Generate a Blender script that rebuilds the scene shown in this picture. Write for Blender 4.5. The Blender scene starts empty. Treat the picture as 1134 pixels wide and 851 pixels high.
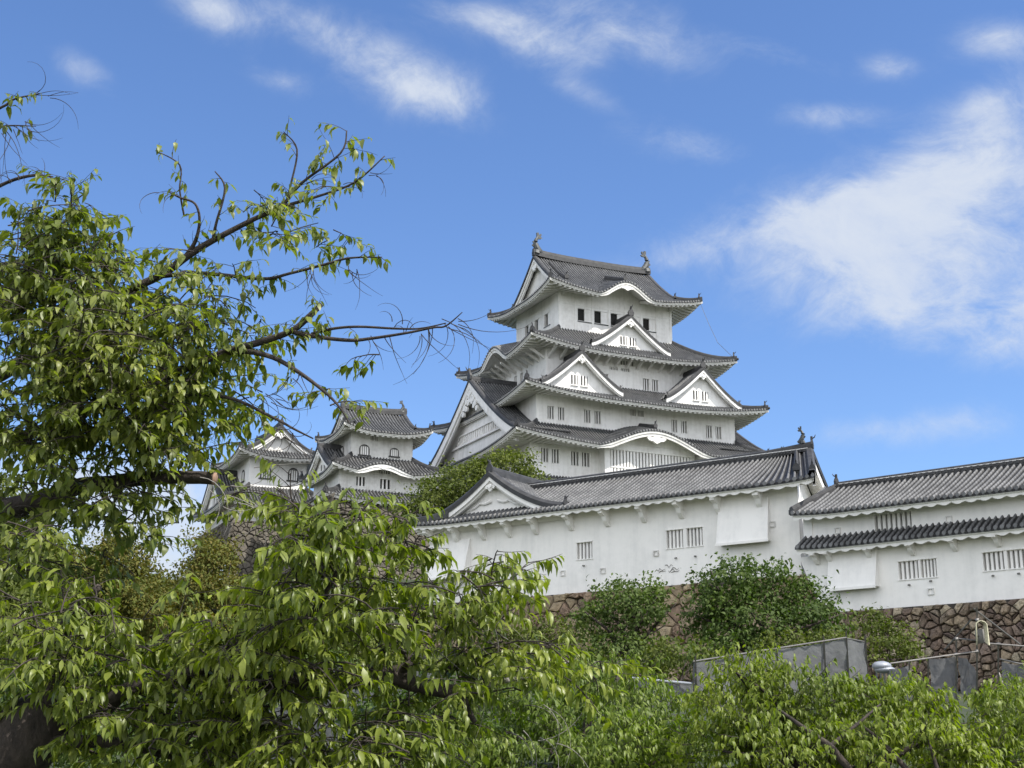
import bpy, math, random
import numpy as np
from mathutils import Vector, Matrix, noise as mnoise

R = math.radians
random.seed(7)
rng = np.random.default_rng(11)
scn = bpy.context.scene
col = scn.collection

# ------------------------------------------------------------------ camera
FPX, PITCH, PW, PH = 1578.0, R(14.95), 1134.0, 851.0
cam_d = bpy.data.cameras.new("camera")
cam_d.sensor_fit = 'HORIZONTAL'
cam_d.sensor_width = 36.0
cam_d.lens = 36.0 * FPX / PW
cam_d.clip_start = 0.1
cam_d.clip_end = 6000
cam = bpy.data.objects.new("camera", cam_d)
cam.location = (0, 0, 0)
cam.rotation_euler = (R(90) + PITCH, 0, 0)
col.objects.link(cam)
scn.camera = cam
CP, SP = math.cos(PITCH), math.sin(PITCH)

def ray(u, v):
    X = (u - PW / 2) / FPX
    Y = (PH / 2 - v) / FPX
    return Vector((X, CP - Y * SP, SP + Y * CP))

def at(u, v, Y):
    r = ray(u, v)
    return r * (Y / r.y)

# ------------------------------------------------------------------ light
SUN_EL, SUN_AZ = R(52), R(119)          # azimuth clockwise from +Y
SUN_STRENGTH, SKY_STRENGTH, EXPOSURE = 2.35, 0.13, 1.44
sd = Vector((math.sin(SUN_AZ) * math.cos(SUN_EL), math.cos(SUN_AZ) * math.cos(SUN_EL), math.sin(SUN_EL)))
sun_d = bpy.data.lights.new("sun", 'SUN')
sun_d.energy = SUN_STRENGTH
sun_d.angle = R(0.5)
sun_d.color = (1.0, 0.955, 0.88)
sun = bpy.data.objects.new("sun", sun_d)
sun.rotation_euler = sd.to_track_quat('Z', 'Y').to_euler()
sun.location = sd * 300
col.objects.link(sun)

scn.view_settings.view_transform = 'Standard'
scn.view_settings.look = 'None'
scn.view_settings.exposure = EXPOSURE
scn.view_settings.gamma = 1
scn.view_settings.use_curve_mapping = False

# clouds: (u, v, half width, half height, tilt deg, weight) seen from the castle garden
CLOUDS = [
    (1080, 170, 110, 60, 20, .50), (990, 215, 130, 50, 14, .60), (880, 262, 130, 46, 8, .84), (1050, 285, 150, 75, 10, .76), (1128, 365, 85, 38, 5, .85), (970, 330, 140, 46, 4, .72),
    (790, 282, 100, 24, 6, .58), (1105, 110, 50, 26, 20, .40), (480, 105, 76, 38, -10, .62), (420, 75, 90, 30, -25, .56), (360, 30, 90, 30, -20, .60), (240, 10, 60, 30, -30, .78),
    (700, 35, 110, 36, -18, .66), (600, 50, 70, 24, -20, .55), (755, 160, 75, 24, -10, .60), (915, 128, 60, 18, 0, .58), (985, 75, 34, 18, 0, .60), (530, 20, 90, 24, -15, .5),
    (1125, 45, 70, 26, 0, .66), (90, 76, 40, 18, -35, .55), (310, 88, 40, 16, -20, .55), (1065, 465, 60, 20, 0, .52), (640, 100, 60, 18, -30, .48),
    (950, 480, 80, 20, 0, .42), (185, 610, 120, 90, 0, 1.3), (30, 560, 140, 60, 0, .9), (860, 60, 60, 18, -20, .42),
]

world = bpy.data.worlds.new("World")
scn.world = world
world.use_nodes = True
wt = world.node_tree
wt.nodes.clear()

class NT:
    """small helper to write node trees tersely"""
    def __init__(self, tree): self.t = tree
    def n(self, kind, **kw):
        nd = self.t.nodes.new(kind)
        for k, v in kw.items(): setattr(nd, k, v)
        return nd
    def l(self, a, b): self.t.links.new(a, b)
    def put(self, sock, v):
        if hasattr(v, 'is_output'): self.l(v, sock)
        elif v is not None: sock.default_value = v
    def m(self, op, a, b=None, c=None, clamp=False):
        nd = self.n('ShaderNodeMath', operation=op, use_clamp=clamp)
        for i, v in enumerate((a, b, c)):
            if v is not None: self.put(nd.inputs[i], v)
        return nd.outputs[0]
    def mix(self, f, a, b, blend='MIX'):
        nd = self.n('ShaderNodeMix', data_type='RGBA', blend_type=blend)
        self.put(nd.inputs[0], f)
        for s, v in ((nd.inputs[6], a), (nd.inputs[7], b)):
            self.put(s, tuple(v) + (1,) if isinstance(v, (tuple, list)) and len(v) == 3 else v)
        return nd.outputs[2]
    def noise(self, vec, scale, detail=4, rough=.55, dist=0.0):
        nd = self.n('ShaderNodeTexNoise')
        if vec is not None: self.l(vec, nd.inputs['Vector'])
        nd.inputs['Scale'].default_value = scale
        nd.inputs['Detail'].default_value = detail
        nd.inputs['Roughness'].default_value = rough
        nd.inputs['Distortion'].default_value = dist
        return nd.outputs[0]
    def ramp(self, f, stops):
        nd = self.n('ShaderNodeValToRGB')
        e = nd.color_ramp.elements
        while len(e) < len(stops): e.new(.5)
        for k, (p, c) in enumerate(stops):
            e[k].position = p
            e[k].color = tuple(c) + (1,) if len(c) == 3 else c
        self.l(f, nd.inputs[0])
        return nd.outputs[0]
    def mapr(self, v, a, b, c=0.0, d=1.0, smooth=True):
        nd = self.n('ShaderNodeMapRange', interpolation_type='SMOOTHSTEP' if smooth else 'LINEAR')
        self.put(nd.inputs[0], v)
        for i, x in enumerate((a, b, c, d)): nd.inputs[1 + i].default_value = x
        return nd.outputs[0]

w = NT(wt)
wo = w.n('ShaderNodeOutputWorld')
bg = w.n('ShaderNodeBackground')
bg.inputs['Strength'].default_value = SKY_STRENGTH
w.l(bg.outputs[0], wo.inputs[0])
sky = w.n('ShaderNodeTexSky', sky_type='NISHITA', sun_disc=False)
sky.sun_elevation = SUN_EL
sky.sun_rotation = SUN_AZ
sky.altitude = 50
sky.air_density = 1.0
sky.dust_density = 0.4
sky.ozone_density = 2.0
tc = w.n('ShaderNodeTexCoord')
gen = tc.outputs['Generated']
sep = w.n('ShaderNodeSeparateXYZ'); w.l(gen, sep.inputs[0])
yy = w.m('MAXIMUM', sep.outputs[1], 0.02)
gu = w.m('DIVIDE', sep.outputs[0], yy)
gw = w.m('DIVIDE', sep.outputs[2], yy)
mask = None
for (cu, cv, su, sv, tilt, wt_) in CLOUDS:
    r = ray(cu, cv)
    u0, w0 = r.x / r.y, r.z / r.y
    k = 1 / FPX / CP
    du = w.m('SUBTRACT', gu, u0); dw = w.m('SUBTRACT', gw, w0)
    ct, st = math.cos(R(tilt)), math.sin(R(tilt))
    xr = w.m('ADD', w.m('MULTIPLY', du, ct / (su * k)), w.m('MULTIPLY', dw, st / (su * k)))
    yr = w.m('ADD', w.m('MULTIPLY', du, -st / (sv * k)), w.m('MULTIPLY', dw, ct / (sv * k)))
    r2 = w.m('ADD', w.m('MULTIPLY', xr, xr), w.m('MULTIPLY', yr, yr))
    g = w.m('MULTIPLY', w.m('EXPONENT', w.m('MULTIPLY', r2, -0.9)), wt_)
    mask = g if mask is None else w.m('ADD', mask, g)
mask = w.m('MINIMUM', mask, 1.35)
# unseen cloud cover added behind the camera to whiten the ambient light
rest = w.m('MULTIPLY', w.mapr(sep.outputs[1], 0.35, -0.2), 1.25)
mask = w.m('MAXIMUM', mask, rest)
# warped, streaky cloud texture (streaks run slightly upward to the right)
wn = w.n('ShaderNodeTexNoise'); w.l(gen, wn.inputs['Vector']); wn.inputs['Scale'].default_value = 5.0; wn.inputs['Detail'].default_value = 4
wv = w.n('ShaderNodeVectorMath', operation='MULTIPLY_ADD'); w.l(wn.outputs['Color'], wv.inputs[0]); wv.inputs[1].default_value = (.12, .12, .12); w.l(gen, wv.inputs[2])
mp = w.n('ShaderNodeMapping'); w.l(wv.outputs[0], mp.inputs[0])
mp.inputs['Rotation'].default_value = (0, R(22), 0)
mp.inputs['Scale'].default_value = (.8, 1.0, 1.35)
n1 = w.noise(mp.outputs[0], 7.0, 12, .64, .3)
n2 = w.noise(mp.outputs[0], 21.0, 10, .68, .3)
n3 = w.noise(gen, 3.0, 3, .5)
nn = w.m('ADD', w.m('MULTIPLY', n1, .60), w.m('MULTIPLY', n2, .40))
dens = w.m('ADD', w.m('MULTIPLY', mask, .80), w.m('MULTIPLY', w.m('SUBTRACT', nn, .5), w.m('MULTIPLY_ADD', mask, 3.0, .8)))
dens = w.m('ADD', dens, w.m('MULTIPLY', w.m('SUBTRACT', n3, .5), .35))
dens = w.mapr(dens, .08, 1.15, 0, .92)
dens = w.m('MULTIPLY', dens, w.mapr(nn, .30, .66, .50, 1.0))
hs = w.n('ShaderNodeHueSaturation')
hs.inputs['Saturation'].default_value = 1.06
w.l(sky.outputs[0], hs.inputs['Color'])
skycol = w.mix(1.0, hs.outputs[0], (0.395, 0.447, 0.55), 'MULTIPLY')
# added cover behind the camera is brightened as soft fill for walls and leaves
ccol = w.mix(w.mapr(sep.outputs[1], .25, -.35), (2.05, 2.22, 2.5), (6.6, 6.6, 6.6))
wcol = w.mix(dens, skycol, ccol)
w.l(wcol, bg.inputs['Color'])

# ------------------------------------------------------------------ materials
MATS = {}
def newmat(name):
    m = bpy.data.materials.new(name)
    m.use_nodes = True
    m.node_tree.nodes.clear()
    t = NT(m.node_tree)
    out = t.n('ShaderNodeOutputMaterial')
    b = t.n('ShaderNodeBsdfPrincipled')
    t.l(b.outputs[0], out.inputs[0])
    MATS[name] = m
    return m, t, b, out

def objcoord(t): return t.n('ShaderNodeTexCoord').outputs['Object']
def bump(t, b, h, strength=.3, dist=.05):
    bp = t.n('ShaderNodeBump')
    bp.inputs['Strength'].default_value = strength
    bp.inputs['Distance'].default_value = dist
    t.l(h, bp.inputs['Height'])
    t.l(bp.outputs[0], b.inputs['Normal'])

def plaster(name, base, dirt, amount):
    m, t, b, o = newmat(name)
    oc = objcoord(t)
    n1 = t.noise(oc, .35, 5, .6)
    n2 = t.noise(oc, 2.5, 5, .65)
    mp = t.n('ShaderNodeMapping'); t.l(oc, mp.inputs[0]); mp.inputs['Scale'].default_value = (2.2, 2.2, .14)
    n3 = t.noise(mp.outputs[0], 1.0, 5, .65)
    f = t.m('ADD', t.m('MULTIPLY', n1, .4), t.m('ADD', t.m('MULTIPLY', n2, .25), t.m('MULTIPLY', n3, .35)))
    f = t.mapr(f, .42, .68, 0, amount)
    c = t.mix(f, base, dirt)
    t.l(c, b.inputs['Base Color'])
    b.inputs['Roughness'].default_value = .88
    b.inputs['Specular IOR Level'].default_value = .25
    bump(t, b, t.noise(oc, 9, 4), .12, .03)
    return m
plaster('plaster', (.84, .825, .795), (.54, .52, .48), .7)
plaster('plaster_yagura', (.845, .825, .785), (.58, .575, .55), .52)
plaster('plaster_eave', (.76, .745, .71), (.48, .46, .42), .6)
plaster('plaster_old', (.70, .69, .66), (.36, .34, .31), .8)

def tiles(name, rib, joint, valley, jl=.28):
    m, t, b, o = newmat(name)
    uv = t.n('ShaderNodeUVMap', uv_map='UVMap').outputs[0]
    s = t.n('ShaderNodeSeparateXYZ'); t.l(uv, s.inputs[0])
    fu = t.m('FRACT', s.outputs[0])
    ribm = t.mapr(t.m('ABSOLUTE', t.m('SUBTRACT', fu, .5)), .16, .27, 1, 0)
    cell = t.m('FLOOR', s.outputs[0])
    wob = t.n('ShaderNodeTexWhiteNoise', noise_dimensions='1D'); t.l(cell, wob.inputs['W'])
    fv = t.m('FRACT', t.m('ADD', t.m('DIVIDE', s.outputs[1], jl), t.m('MULTIPLY', wob.outputs[0], .25)))
    jm = t.mapr(t.m('ABSOLUTE', t.m('SUBTRACT', fv, .5)), .14, .24, 1, 0)
    oc = objcoord(t)
    n = t.noise(oc, 1.3, 6, .65)
    n5 = t.noise(oc, .25, 4, .6)
    lt = t.m('MULTIPLY', t.m('MULTIPLY', ribm, jm), t.mapr(n, .3, .6, .35, 1))
    c = t.mix(ribm, valley, rib)
    c = t.mix(lt, c, joint)
    v = t.m('ADD', t.mapr(n, .3, .75, .62, 1.15), t.m('MULTIPLY', t.m('SUBTRACT', n5, .5), .8))
    c = t.mix(1.0, c, t.ramp(v, [(0, (0, 0, 0)), (1, (1, 1, 1))]), 'MULTIPLY')
    # lichen
    c = t.mix(t.mapr(t.noise(oc, .6, 6, .7), .60, .76, 0, .3), c, (.13, .125, .105))
    t.l(c, b.inputs['Base Color'])
    b.inputs['Roughness'].default_value = .62
    return m
tiles('tile_keep', (.088, .089, .091), (.19, .19, .187), (.014, .0142, .0145))
tiles('tile_yagura', (.105, .106, .108), (.165, .165, .164), (.009, .009, .0095))

def simple(name, colr, rough=.7, var=.3, scale=3, metal=0.0):
    m, t, b, o = newmat(name)
    oc = objcoord(t)
    n = t.noise(oc, scale, 5, .6)
    dk = tuple(x * (1 - var) for x in colr); lt = tuple(min(1, x * (1 + var)) for x in colr)
    t.l(t.ramp(n, [(.3, dk), (.7, lt)]), b.inputs['Base Color'])
    b.inputs['Roughness'].default_value = rough
    b.inputs['Metallic'].default_value = metal
    return m
simple('ridge_tile', (.036, .036, .037), .65, .45, 2.5)
simple('bronze_tile', (.055, .06, .06), .55, .4, 4)
simple('void', (.018, .017, .016), .9, .2)
simple('recess_grey', (.17, .165, .155), .9, .2)
simple('recess_pale', (.42, .415, .40), .9, .15)
simple('recess_dark', (.06, .058, .055), .9, .2)
simple('steel_pipe', (.20, .19, .18), .5, .25, 6, .4)
simple('silver_tarp', (.27, .29, .32), .45, .12, 5, .1)
simple('rope', (.42, .40, .28), .85, .2, 20)
simple('cut_wood', (.30, .19, .13), .85, .3, 25)

def netting():
    m, t, b, o = newmat('net')
    oc = objcoord(t)
    n = t.noise(oc, 1.2, 5, .6)
    t.l(t.ramp(n, [(.25, (.10, .103, .106)), (.75, (.19, .194, .2))]), b.inputs['Base Color'])
    b.inputs['Roughness'].default_value = .85
    bump(t, b, t.noise(oc, 3, 4), .5, .1)
    tr = t.n('ShaderNodeBsdfTranslucent'); tr.inputs[0].default_value = (.12, .124, .13, 1)
    tp = t.n('ShaderNodeBsdfTransparent')
    mx = t.n('ShaderNodeMixShader'); mx.inputs[0].default_value = .25
    t.l(b.outputs[0], mx.inputs[1]); t.l(tr.outputs[0], mx.inputs[2])
    m2 = t.n('ShaderNodeMixShader'); m2.inputs[0].default_value = .12
    t.l(mx.outputs[0], m2.inputs[1]); t.l(tp.outputs[0], m2.inputs[2])
    t.l(m2.outputs[0], o.inputs[0])
netting()

def stone(name, cols, scale=4):
    m, t, b, o = newmat(name)
    oc = objcoord(t)
    ri = t.n('ShaderNodeNewGeometry').outputs['Random Per Island']
    c = t.ramp(ri, [(k / (len(cols) - 1), x) for k, x in enumerate(cols)])
    n = t.noise(oc, scale, 7, .7)
    c = t.mix(1.0, c, t.ramp(n, [(.25, (.35, .34, .33)), (.5, (.95, .94, .92)), (.8, (1.5, 1.45, 1.38))]), 'MULTIPLY')
    c = t.mix(t.mapr(t.noise(oc, 1.1, 6, .7), .55, .75, 0, .5), c, (.10, .10, .06))
    t.l(c, b.inputs['Base Color'])
    b.inputs['Roughness'].default_value = .93
    bump(t, b, t.noise(oc, scale * 1.5, 6, .7), .6, .12)
stone('stone_red', [(0.101, 0.073, 0.058), (0.199, 0.142, 0.108), (0.134, 0.100, 0.075), (0.321, 0.256, 0.177), (0.161, 0.114, 0.096), (0.414, 0.355, 0.258), (0.121, 0.085, 0.067), (0.227, 0.171, 0.122)])
stone('stone_tan', [(0.188, 0.147, 0.096), (0.310, 0.247, 0.157), (0.210, 0.141, 0.101), (0.365, 0.294, 0.190), (0.155, 0.112, 0.079), (0.265, 0.212, 0.135)], 3)
stone('stone_grey', [(0.090, 0.081, 0.066), (0.117, 0.104, 0.085), (0.079, 0.070, 0.057), (0.133, 0.119, 0.096), (0.101, 0.090, 0.075)], 2)
simple('mortar', (.05, .043, .036), .95, .4)

def bark(name, a, bcol):
    m, t, b, o = newmat(name)
    oc = objcoord(t)
    mp = t.n('ShaderNodeMapping'); t.l(oc, mp.inputs[0]); mp.inputs['Scale'].default_value = (1, 1, .5)
    n = t.noise(mp.outputs[0], 14, 7, .7)
    t.l(t.ramp(n, [(.3, a), (.72, bcol)]), b.inputs['Base Color'])
    b.inputs['Roughness'].default_value = .9
    bump(t, b, n, .9, .03)
bark('bark', (.010, .0075, .0065), (.075, .058, .047))
bark('bark_pale', (.13, .115, .10), (.34, .32, .29))

def leaf(name, cols, trans=.35, tcol=(.30, .42, .06), rough=.42, patch=.6):
    m, t, b, o = newmat(name)
    ri = t.n('ShaderNodeNewGeometry').outputs['Random Per Island']
    c = t.ramp(ri, [(k / (len(cols) - 1), x) for k, x in enumerate(cols)])
    oc = objcoord(t)
    n = t.noise(oc, patch, 3, .5)
    c = t.mix(1.0, c, t.ramp(n, [(.3, (.75, .78, .75)), (.7, (1.25, 1.18, 1.05))]), 'MULTIPLY')
    t.l(c, b.inputs['Base Color'])
    b.inputs['Roughness'].default_value = rough
    b.inputs['Specular IOR Level'].default_value = .4 if rough < .5 else .2
    tr = t.n('ShaderNodeBsdfTranslucent')
    t.l(t.mix(1.0, c, tuple(x * 4.2 for x in tcol), 'MULTIPLY'), tr.inputs[0])
    mx = t.n('ShaderNodeMixShader'); mx.inputs[0].default_value = trans
    t.l(b.outputs[0], mx.inputs[1]); t.l(tr.outputs[0], mx.inputs[2])
    t.l(mx.outputs[0], o.inputs[0])
leaf('leaf_cherry', [(0.099, 0.128, 0.034), (0.168, 0.204, 0.046), (0.125, 0.160, 0.043), (0.231, 0.263, 0.063), (0.140, 0.164, 0.046)], .40, (.34, .39, .09), .42, .9)
leaf('leaf_spray', [(0.105, 0.141, 0.024), (0.173, 0.212, 0.038), (0.228, 0.265, 0.051), (0.130, 0.170, 0.030)], .38, (.34, .40, .04), .40, .8)
leaf('leaf_light', [(.11, .15, .018), (.155, .20, .024), (.19, .235, .032), (.12, .165, .020)], .40, (.34, .40, .04), .48, .5)
leaf('leaf_green', [(.090, .135, .018), (.125, .175, .024), (.155, .205, .030), (.105, .15, .022)], .36, (.32, .40, .05), .48, .5)
leaf('leaf_dark', [(0.043, 0.072, 0.019), (0.070, 0.108, 0.026), (0.053, 0.084, 0.023), (0.094, 0.132, 0.032)], .25, (.3, .4, .08), .62, .5)
leaf('leaf_mid', [(0.057, 0.090, 0.025), (0.086, 0.124, 0.034), (0.069, 0.103, 0.029), (0.109, 0.144, 0.040)], .25, (.3, .4, .08), .62, .5)
leaf('leaf_olive', [(0.069, 0.092, 0.021), (0.098, 0.124, 0.028), (0.121, 0.144, 0.034)], .28, (.32, .38, .06), .62, .5)
leaf('leaf_rust', [(.095, .112, .024), (.115, .122, .028), (.135, .115, .030), (.080, .10, .022), (.105, .13, .028)], .28, (.34, .30, .06), .7, .35)

m, t, b, o = newmat('earth')
oc = objcoord(t)
t.l(t.ramp(t.noise(oc, .25, 7, .65), [(.3, (.018, .028, .008)), (.55, (.03, .040, .013)), (.75, (.055, .047, .03))]), b.inputs['Base Color'])
b.inputs['Roughness'].default_value = .95

# ------------------------------------------------------------------ mesh helpers
DZ = {}
WARP = None
class MB:
    def __init__(self): self.v = []; self.f = []; self.uv = []
    def add(self, vs, fs, uvs=None):
        k = len(self.v)
        self.v += [tuple(p) for p in vs]
        self.uv += list(uvs) if uvs is not None else [(0.05, 0.0)] * len(vs)
        self.f += [tuple(i + k for i in f) for f in fs]
    def grid(self, rows, uvs=None, closed=False):
        n, mcols = len(rows), len(rows[0])
        vs = [p for r in rows for p in r]
        fs = []
        for i in range(n - 1):
            for j in range(mcols - (0 if closed else 1)):
                j2 = (j + 1) % mcols
                fs.append((i * mcols + j, i * mcols + j2, (i + 1) * mcols + j2, (i + 1) * mcols + j))
        self.add(vs, fs, [u for r in uvs for u in r] if uvs else None)
    def box(self, x0, x1, y0, y1, z0, z1):
        vs = [(x, y, z) for x in (x0, x1) for y in (y0, y1) for z in (z0, z1)]
        self.add(vs, [(0, 1, 3, 2), (4, 6, 7, 5), (0, 4, 5, 1), (2, 3, 7, 6), (0, 2, 6, 4), (1, 5, 7, 3)])
    def prism(self, ring0, ring1):
        n = len(ring0)
        self.add(list(ring0) + list(ring1), [(i, (i + 1) % n, n + (i + 1) % n, n + i) for i in range(n)] +
                 [tuple(range(n))[::-1], tuple(range(n, 2 * n))])
    def tube(self, pts, rad, n=6, cap=True):
        pts = [Vector(p) for p in pts]
        if not hasattr(rad, '__len__'): rad = [rad] * len(pts)
        rows = []
        ref = None
        for i, p in enumerate(pts):
            d = (pts[min(i + 1, len(pts) - 1)] - pts[max(i - 1, 0)])
            if d.length < 1e-9: d = Vector((0, 0, 1))
            d.normalize()
            if ref is None: ref = Vector((0, 0, 1)) if abs(d.z) < .9 else Vector((1, 0, 0))
            x = d.cross(ref)
            if x.length < 1e-5: x = d.orthogonal()
            x.normalize(); y = d.cross(x); ref = -y if False else ref
            rows.append([p + (x * math.cos(2 * math.pi * k / n) + y * math.sin(2 * math.pi * k / n)) * rad[i] for k in range(n)])
        k0 = len(self.v)
        self.grid(rows, closed=True)
        if cap:
            self.f.append(tuple(k0 + j for j in range(n)))
            self.f.append(tuple(k0 + (len(rows) - 1) * n + j for j in range(n)))
    def sweep(self, pts, w, h, sink=.12):
        """ridge of tiles: low rounded profile swept along pts, standing on them"""
        pts = [Vector(p) for p in pts]
        rows = []
        for i, p in enumerate(pts):
            d = pts[min(i + 1, len(pts) - 1)] - pts[max(i - 1, 0)]
            s = Vector((-d.y, d.x, 0))
            s = s.normalized() if s.length > 1e-6 else Vector((1, 0, 0))
            up = Vector((0, 0, 1))
            rows.append([p + s * a * w + up * b for a, b in ((-.5, -sink), (-.5, h * .45), (-.36, h * .5), (-.32, h * .8), (0, h), (.32, h * .8), (.36, h * .5), (.5, h * .45), (.5, -sink))])
        k0 = len(self.v); n = 9
        self.grid(rows)
        self.f.append(tuple(k0 + j for j in range(n)))
        self.f.append(tuple(k0 + (len(rows) - 1) * n + j for j in range(n)))
    def build(self, name, mat, parent=None, smooth=False):
        dz = DZ.get(parent.name, 0.0) if parent is not None else 0.0
        me = bpy.data.meshes.new(name)
        if WARP: self.v = [WARP(*p) for p in self.v]
        me.from_pydata([(x, y, z - dz) for x, y, z in self.v], [], self.f)
        ul = me.uv_layers.new(name='UVMap')
        li = np.empty(len(me.loops), dtype=np.int32)
        me.loops.foreach_get('vertex_index', li)
        ul.data.foreach_set('uv', np.array(self.uv, dtype=np.float32)[li].ravel())
        if smooth: me.polygons.foreach_set('use_smooth', [True] * len(me.polygons))
        me.materials.append(MATS[mat])
        o = bpy.data.objects.new(name, me)
        col.objects.link(o)
        if parent is not None:
            o.parent = parent
            DZ[o.name] = dz
        return o

def tag(o, label=None, cat=None, group=None, kind=None):
    if label: o['label'] = label
    if cat: o['category'] = cat
    if group: o['group'] = group
    if kind: o['kind'] = kind
    return o

def thing(name, label, cat, loc, rz=0, group=None):
    o = bpy.data.objects.new(name, None)
    o.location = loc; o.rotation_euler = (0, 0, rz)
    o.empty_display_size = .5
    col.objects.link(o)
    DZ[o.name] = loc[2]
    return tag(o, label, cat, group)

def mesh_np(name, verts, faces_flat, sizes, mat, parent=None):
    dz = np.array(parent.location) if parent is not None else np.zeros(3)
    me = bpy.data.meshes.new(name)
    verts = np.asarray(verts, dtype=np.float32) - dz.astype(np.float32)
    me.vertices.add(len(verts)); me.vertices.foreach_set('co', verts.ravel())
    me.loops.add(len(faces_flat)); me.loops.foreach_set('vertex_index', np.asarray(faces_flat, dtype=np.int32))
    starts = np.concatenate([[0], np.cumsum(sizes)[:-1]]).astype(np.int32)
    me.polygons.add(len(sizes)); me.polygons.foreach_set('loop_start', starts)
    me.update(calc_edges=True); me.validate()
    me.materials.append(MATS[mat])
    o = bpy.data.objects.new(name, me); col.objects.link(o)
    if parent is not None: o.parent = parent
    return o

# ------------------------------------------------------------------ castle builders
def side_pos(side, ha, hb):
    if side == 'S': return lambda s, out, z: (s, -hb - out, z)
    if side == 'N': return lambda s, out, z: (-s, hb + out, z)
    if side == 'W': return lambda s, out, z: (-ha - out, -s, z)
    return lambda s, out, z: (ha + out, s, z)

def wall_face(mb, pos, s0, s1, z0, z1, holes=(), depth=.3):
    xs = sorted({s0, s1, *[h[0] for h in holes], *[h[1] for h in holes]})
    zs = sorted({z0, z1, *[h[2] for h in holes], *[h[3] for h in holes]})
    for i in range(len(xs) - 1):
        for j in range(len(zs) - 1):
            cx, cz = (xs[i] + xs[i + 1]) / 2, (zs[j] + zs[j + 1]) / 2
            if any(h[0] < cx < h[1] and h[2] < cz < h[3] for h in holes): continue
            mb.add([pos(xs[i], 0, zs[j]), pos(xs[i + 1], 0, zs[j]), pos(xs[i + 1], 0, zs[j + 1]), pos(xs[i], 0, zs[j + 1])], [(0, 1, 2, 3)])
    for h in holes:
        c = [(h[0], h[2]), (h[1], h[2]), (h[1], h[3]), (h[0], h[3])]
        mb.add([pos(a, 0, z) for a, z in c] + [pos(a, -depth, z) for a, z in c], [(i, (i + 1) % 4, 4 + (i + 1) % 4, 4 + i) for i in range(4)])

def sbox(mb, pos, s0, s1, o0, o1, z0, z1):
    mb.prism([pos(s0, o0, z0), pos(s1, o0, z0), pos(s1, o0, z1), pos(s0, o0, z1)],
             [pos(s0, o1, z0), pos(s1, o1, z0), pos(s1, o1, z1), pos(s0, o1, z1)])

def lattice_window(t, pos, h, nb, mat='plaster', back='void', depth=.3, barw=.5, frame=.06, bar_in=.10):
    """bars of one window, its dark recess as sub-part"""
    s0, s1, z0, z1 = h
    mb = MB()
    p = (s1 - s0) / (nb + .5)
    for k in range(nb):
        c = s0 + p * (k + .75)
        sbox(mb, pos, c - p * barw / 2, c + p * barw / 2, -bar_in - .12, -bar_in, z0, z1)
    if frame:
        sbox(mb, pos, s0 - frame, s1 + frame, .0, .05, z0 - frame, z0)
        sbox(mb, pos, s0 - frame, s1 + frame, .0, .05, z1, z1 + frame)
    w_ = mb.build('window', mat, t)
    rb = MB()
    rb.add([pos(s0 - .02, -depth + .01, z0 - .02), pos(s1 + .02, -depth + .01, z0 - .02), pos(s1 + .02, -depth + .01, z1 + .02), pos(s0 - .02, -depth + .01, z1 + .02)], [(0, 1, 2, 3)])
    rb.build('window_recess', back, w_)
    return w_

def box_walls(t, ha, hb, z0, z1, holes=None, mat='plaster', belt=True):
    holes = holes or {}
    mb = MB()
    for sd_, half in (('S', ha), ('N', ha), ('W', hb), ('E', hb)):
        pos = side_pos(sd_, ha, hb)
        hs_ = holes.get(sd_, [])
        wall_face(mb, pos, -half, half, z0, z1, [h[:4] for h in hs_])
    o = mb.build('wall', mat, t)
    for sd_, hs_ in holes.items():
        pos = side_pos(sd_, ha, hb)
        for h in hs_:
            kind = h[4] if len(h) > 4 else 'bars'
            if kind == 'bars':
                lattice_window(t, pos, h[:4], 2, barw=.40)
            elif kind == 'vent':
                lattice_window(t, pos, h[:4], 4, barw=.45, back='recess_grey', frame=0)
            elif kind == 'slide':
                m_ = MB(); s0, s1, za, zb = h[:4]
                sp = s0 + (s1 - s0) * h[5]
                sbox(m_, pos, sp, s1, -.16, -.06, za, zb)
                sbox(m_, pos, s0 - .05, s1 + .05, 0, .04, za - .09, za)
                w_ = m_.build('window', mat, t)
                r_ = MB(); r_.add([pos(s0, -.29, za), pos(s1, -.29, za), pos(s1, -.29, zb), pos(s0, -.29, zb)], [(0, 1, 2, 3)])
                r_.build('window_recess', 'void', w_)
                f_ = MB()
                sbox(f_, pos, s0 - .05, s1 + .05, .041, .07, za - .15, za - .05)
                f_.build('window_sill', 'bronze_tile', w_)
            elif kind == 'lattice':
                lattice_window(t, pos, h[:4], h[5], barw=.55)
    return o

RIB_FAR = [(.0, 0), (.28, 0), (.38, .12), (.62, .12), (.72, 0)]
RIB_NEAR = [(.0, 0), (.25, .0), (.31, .075), (.40, .12), (.5, .14), (.60, .12), (.69, .075), (.75, 0)]

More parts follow.
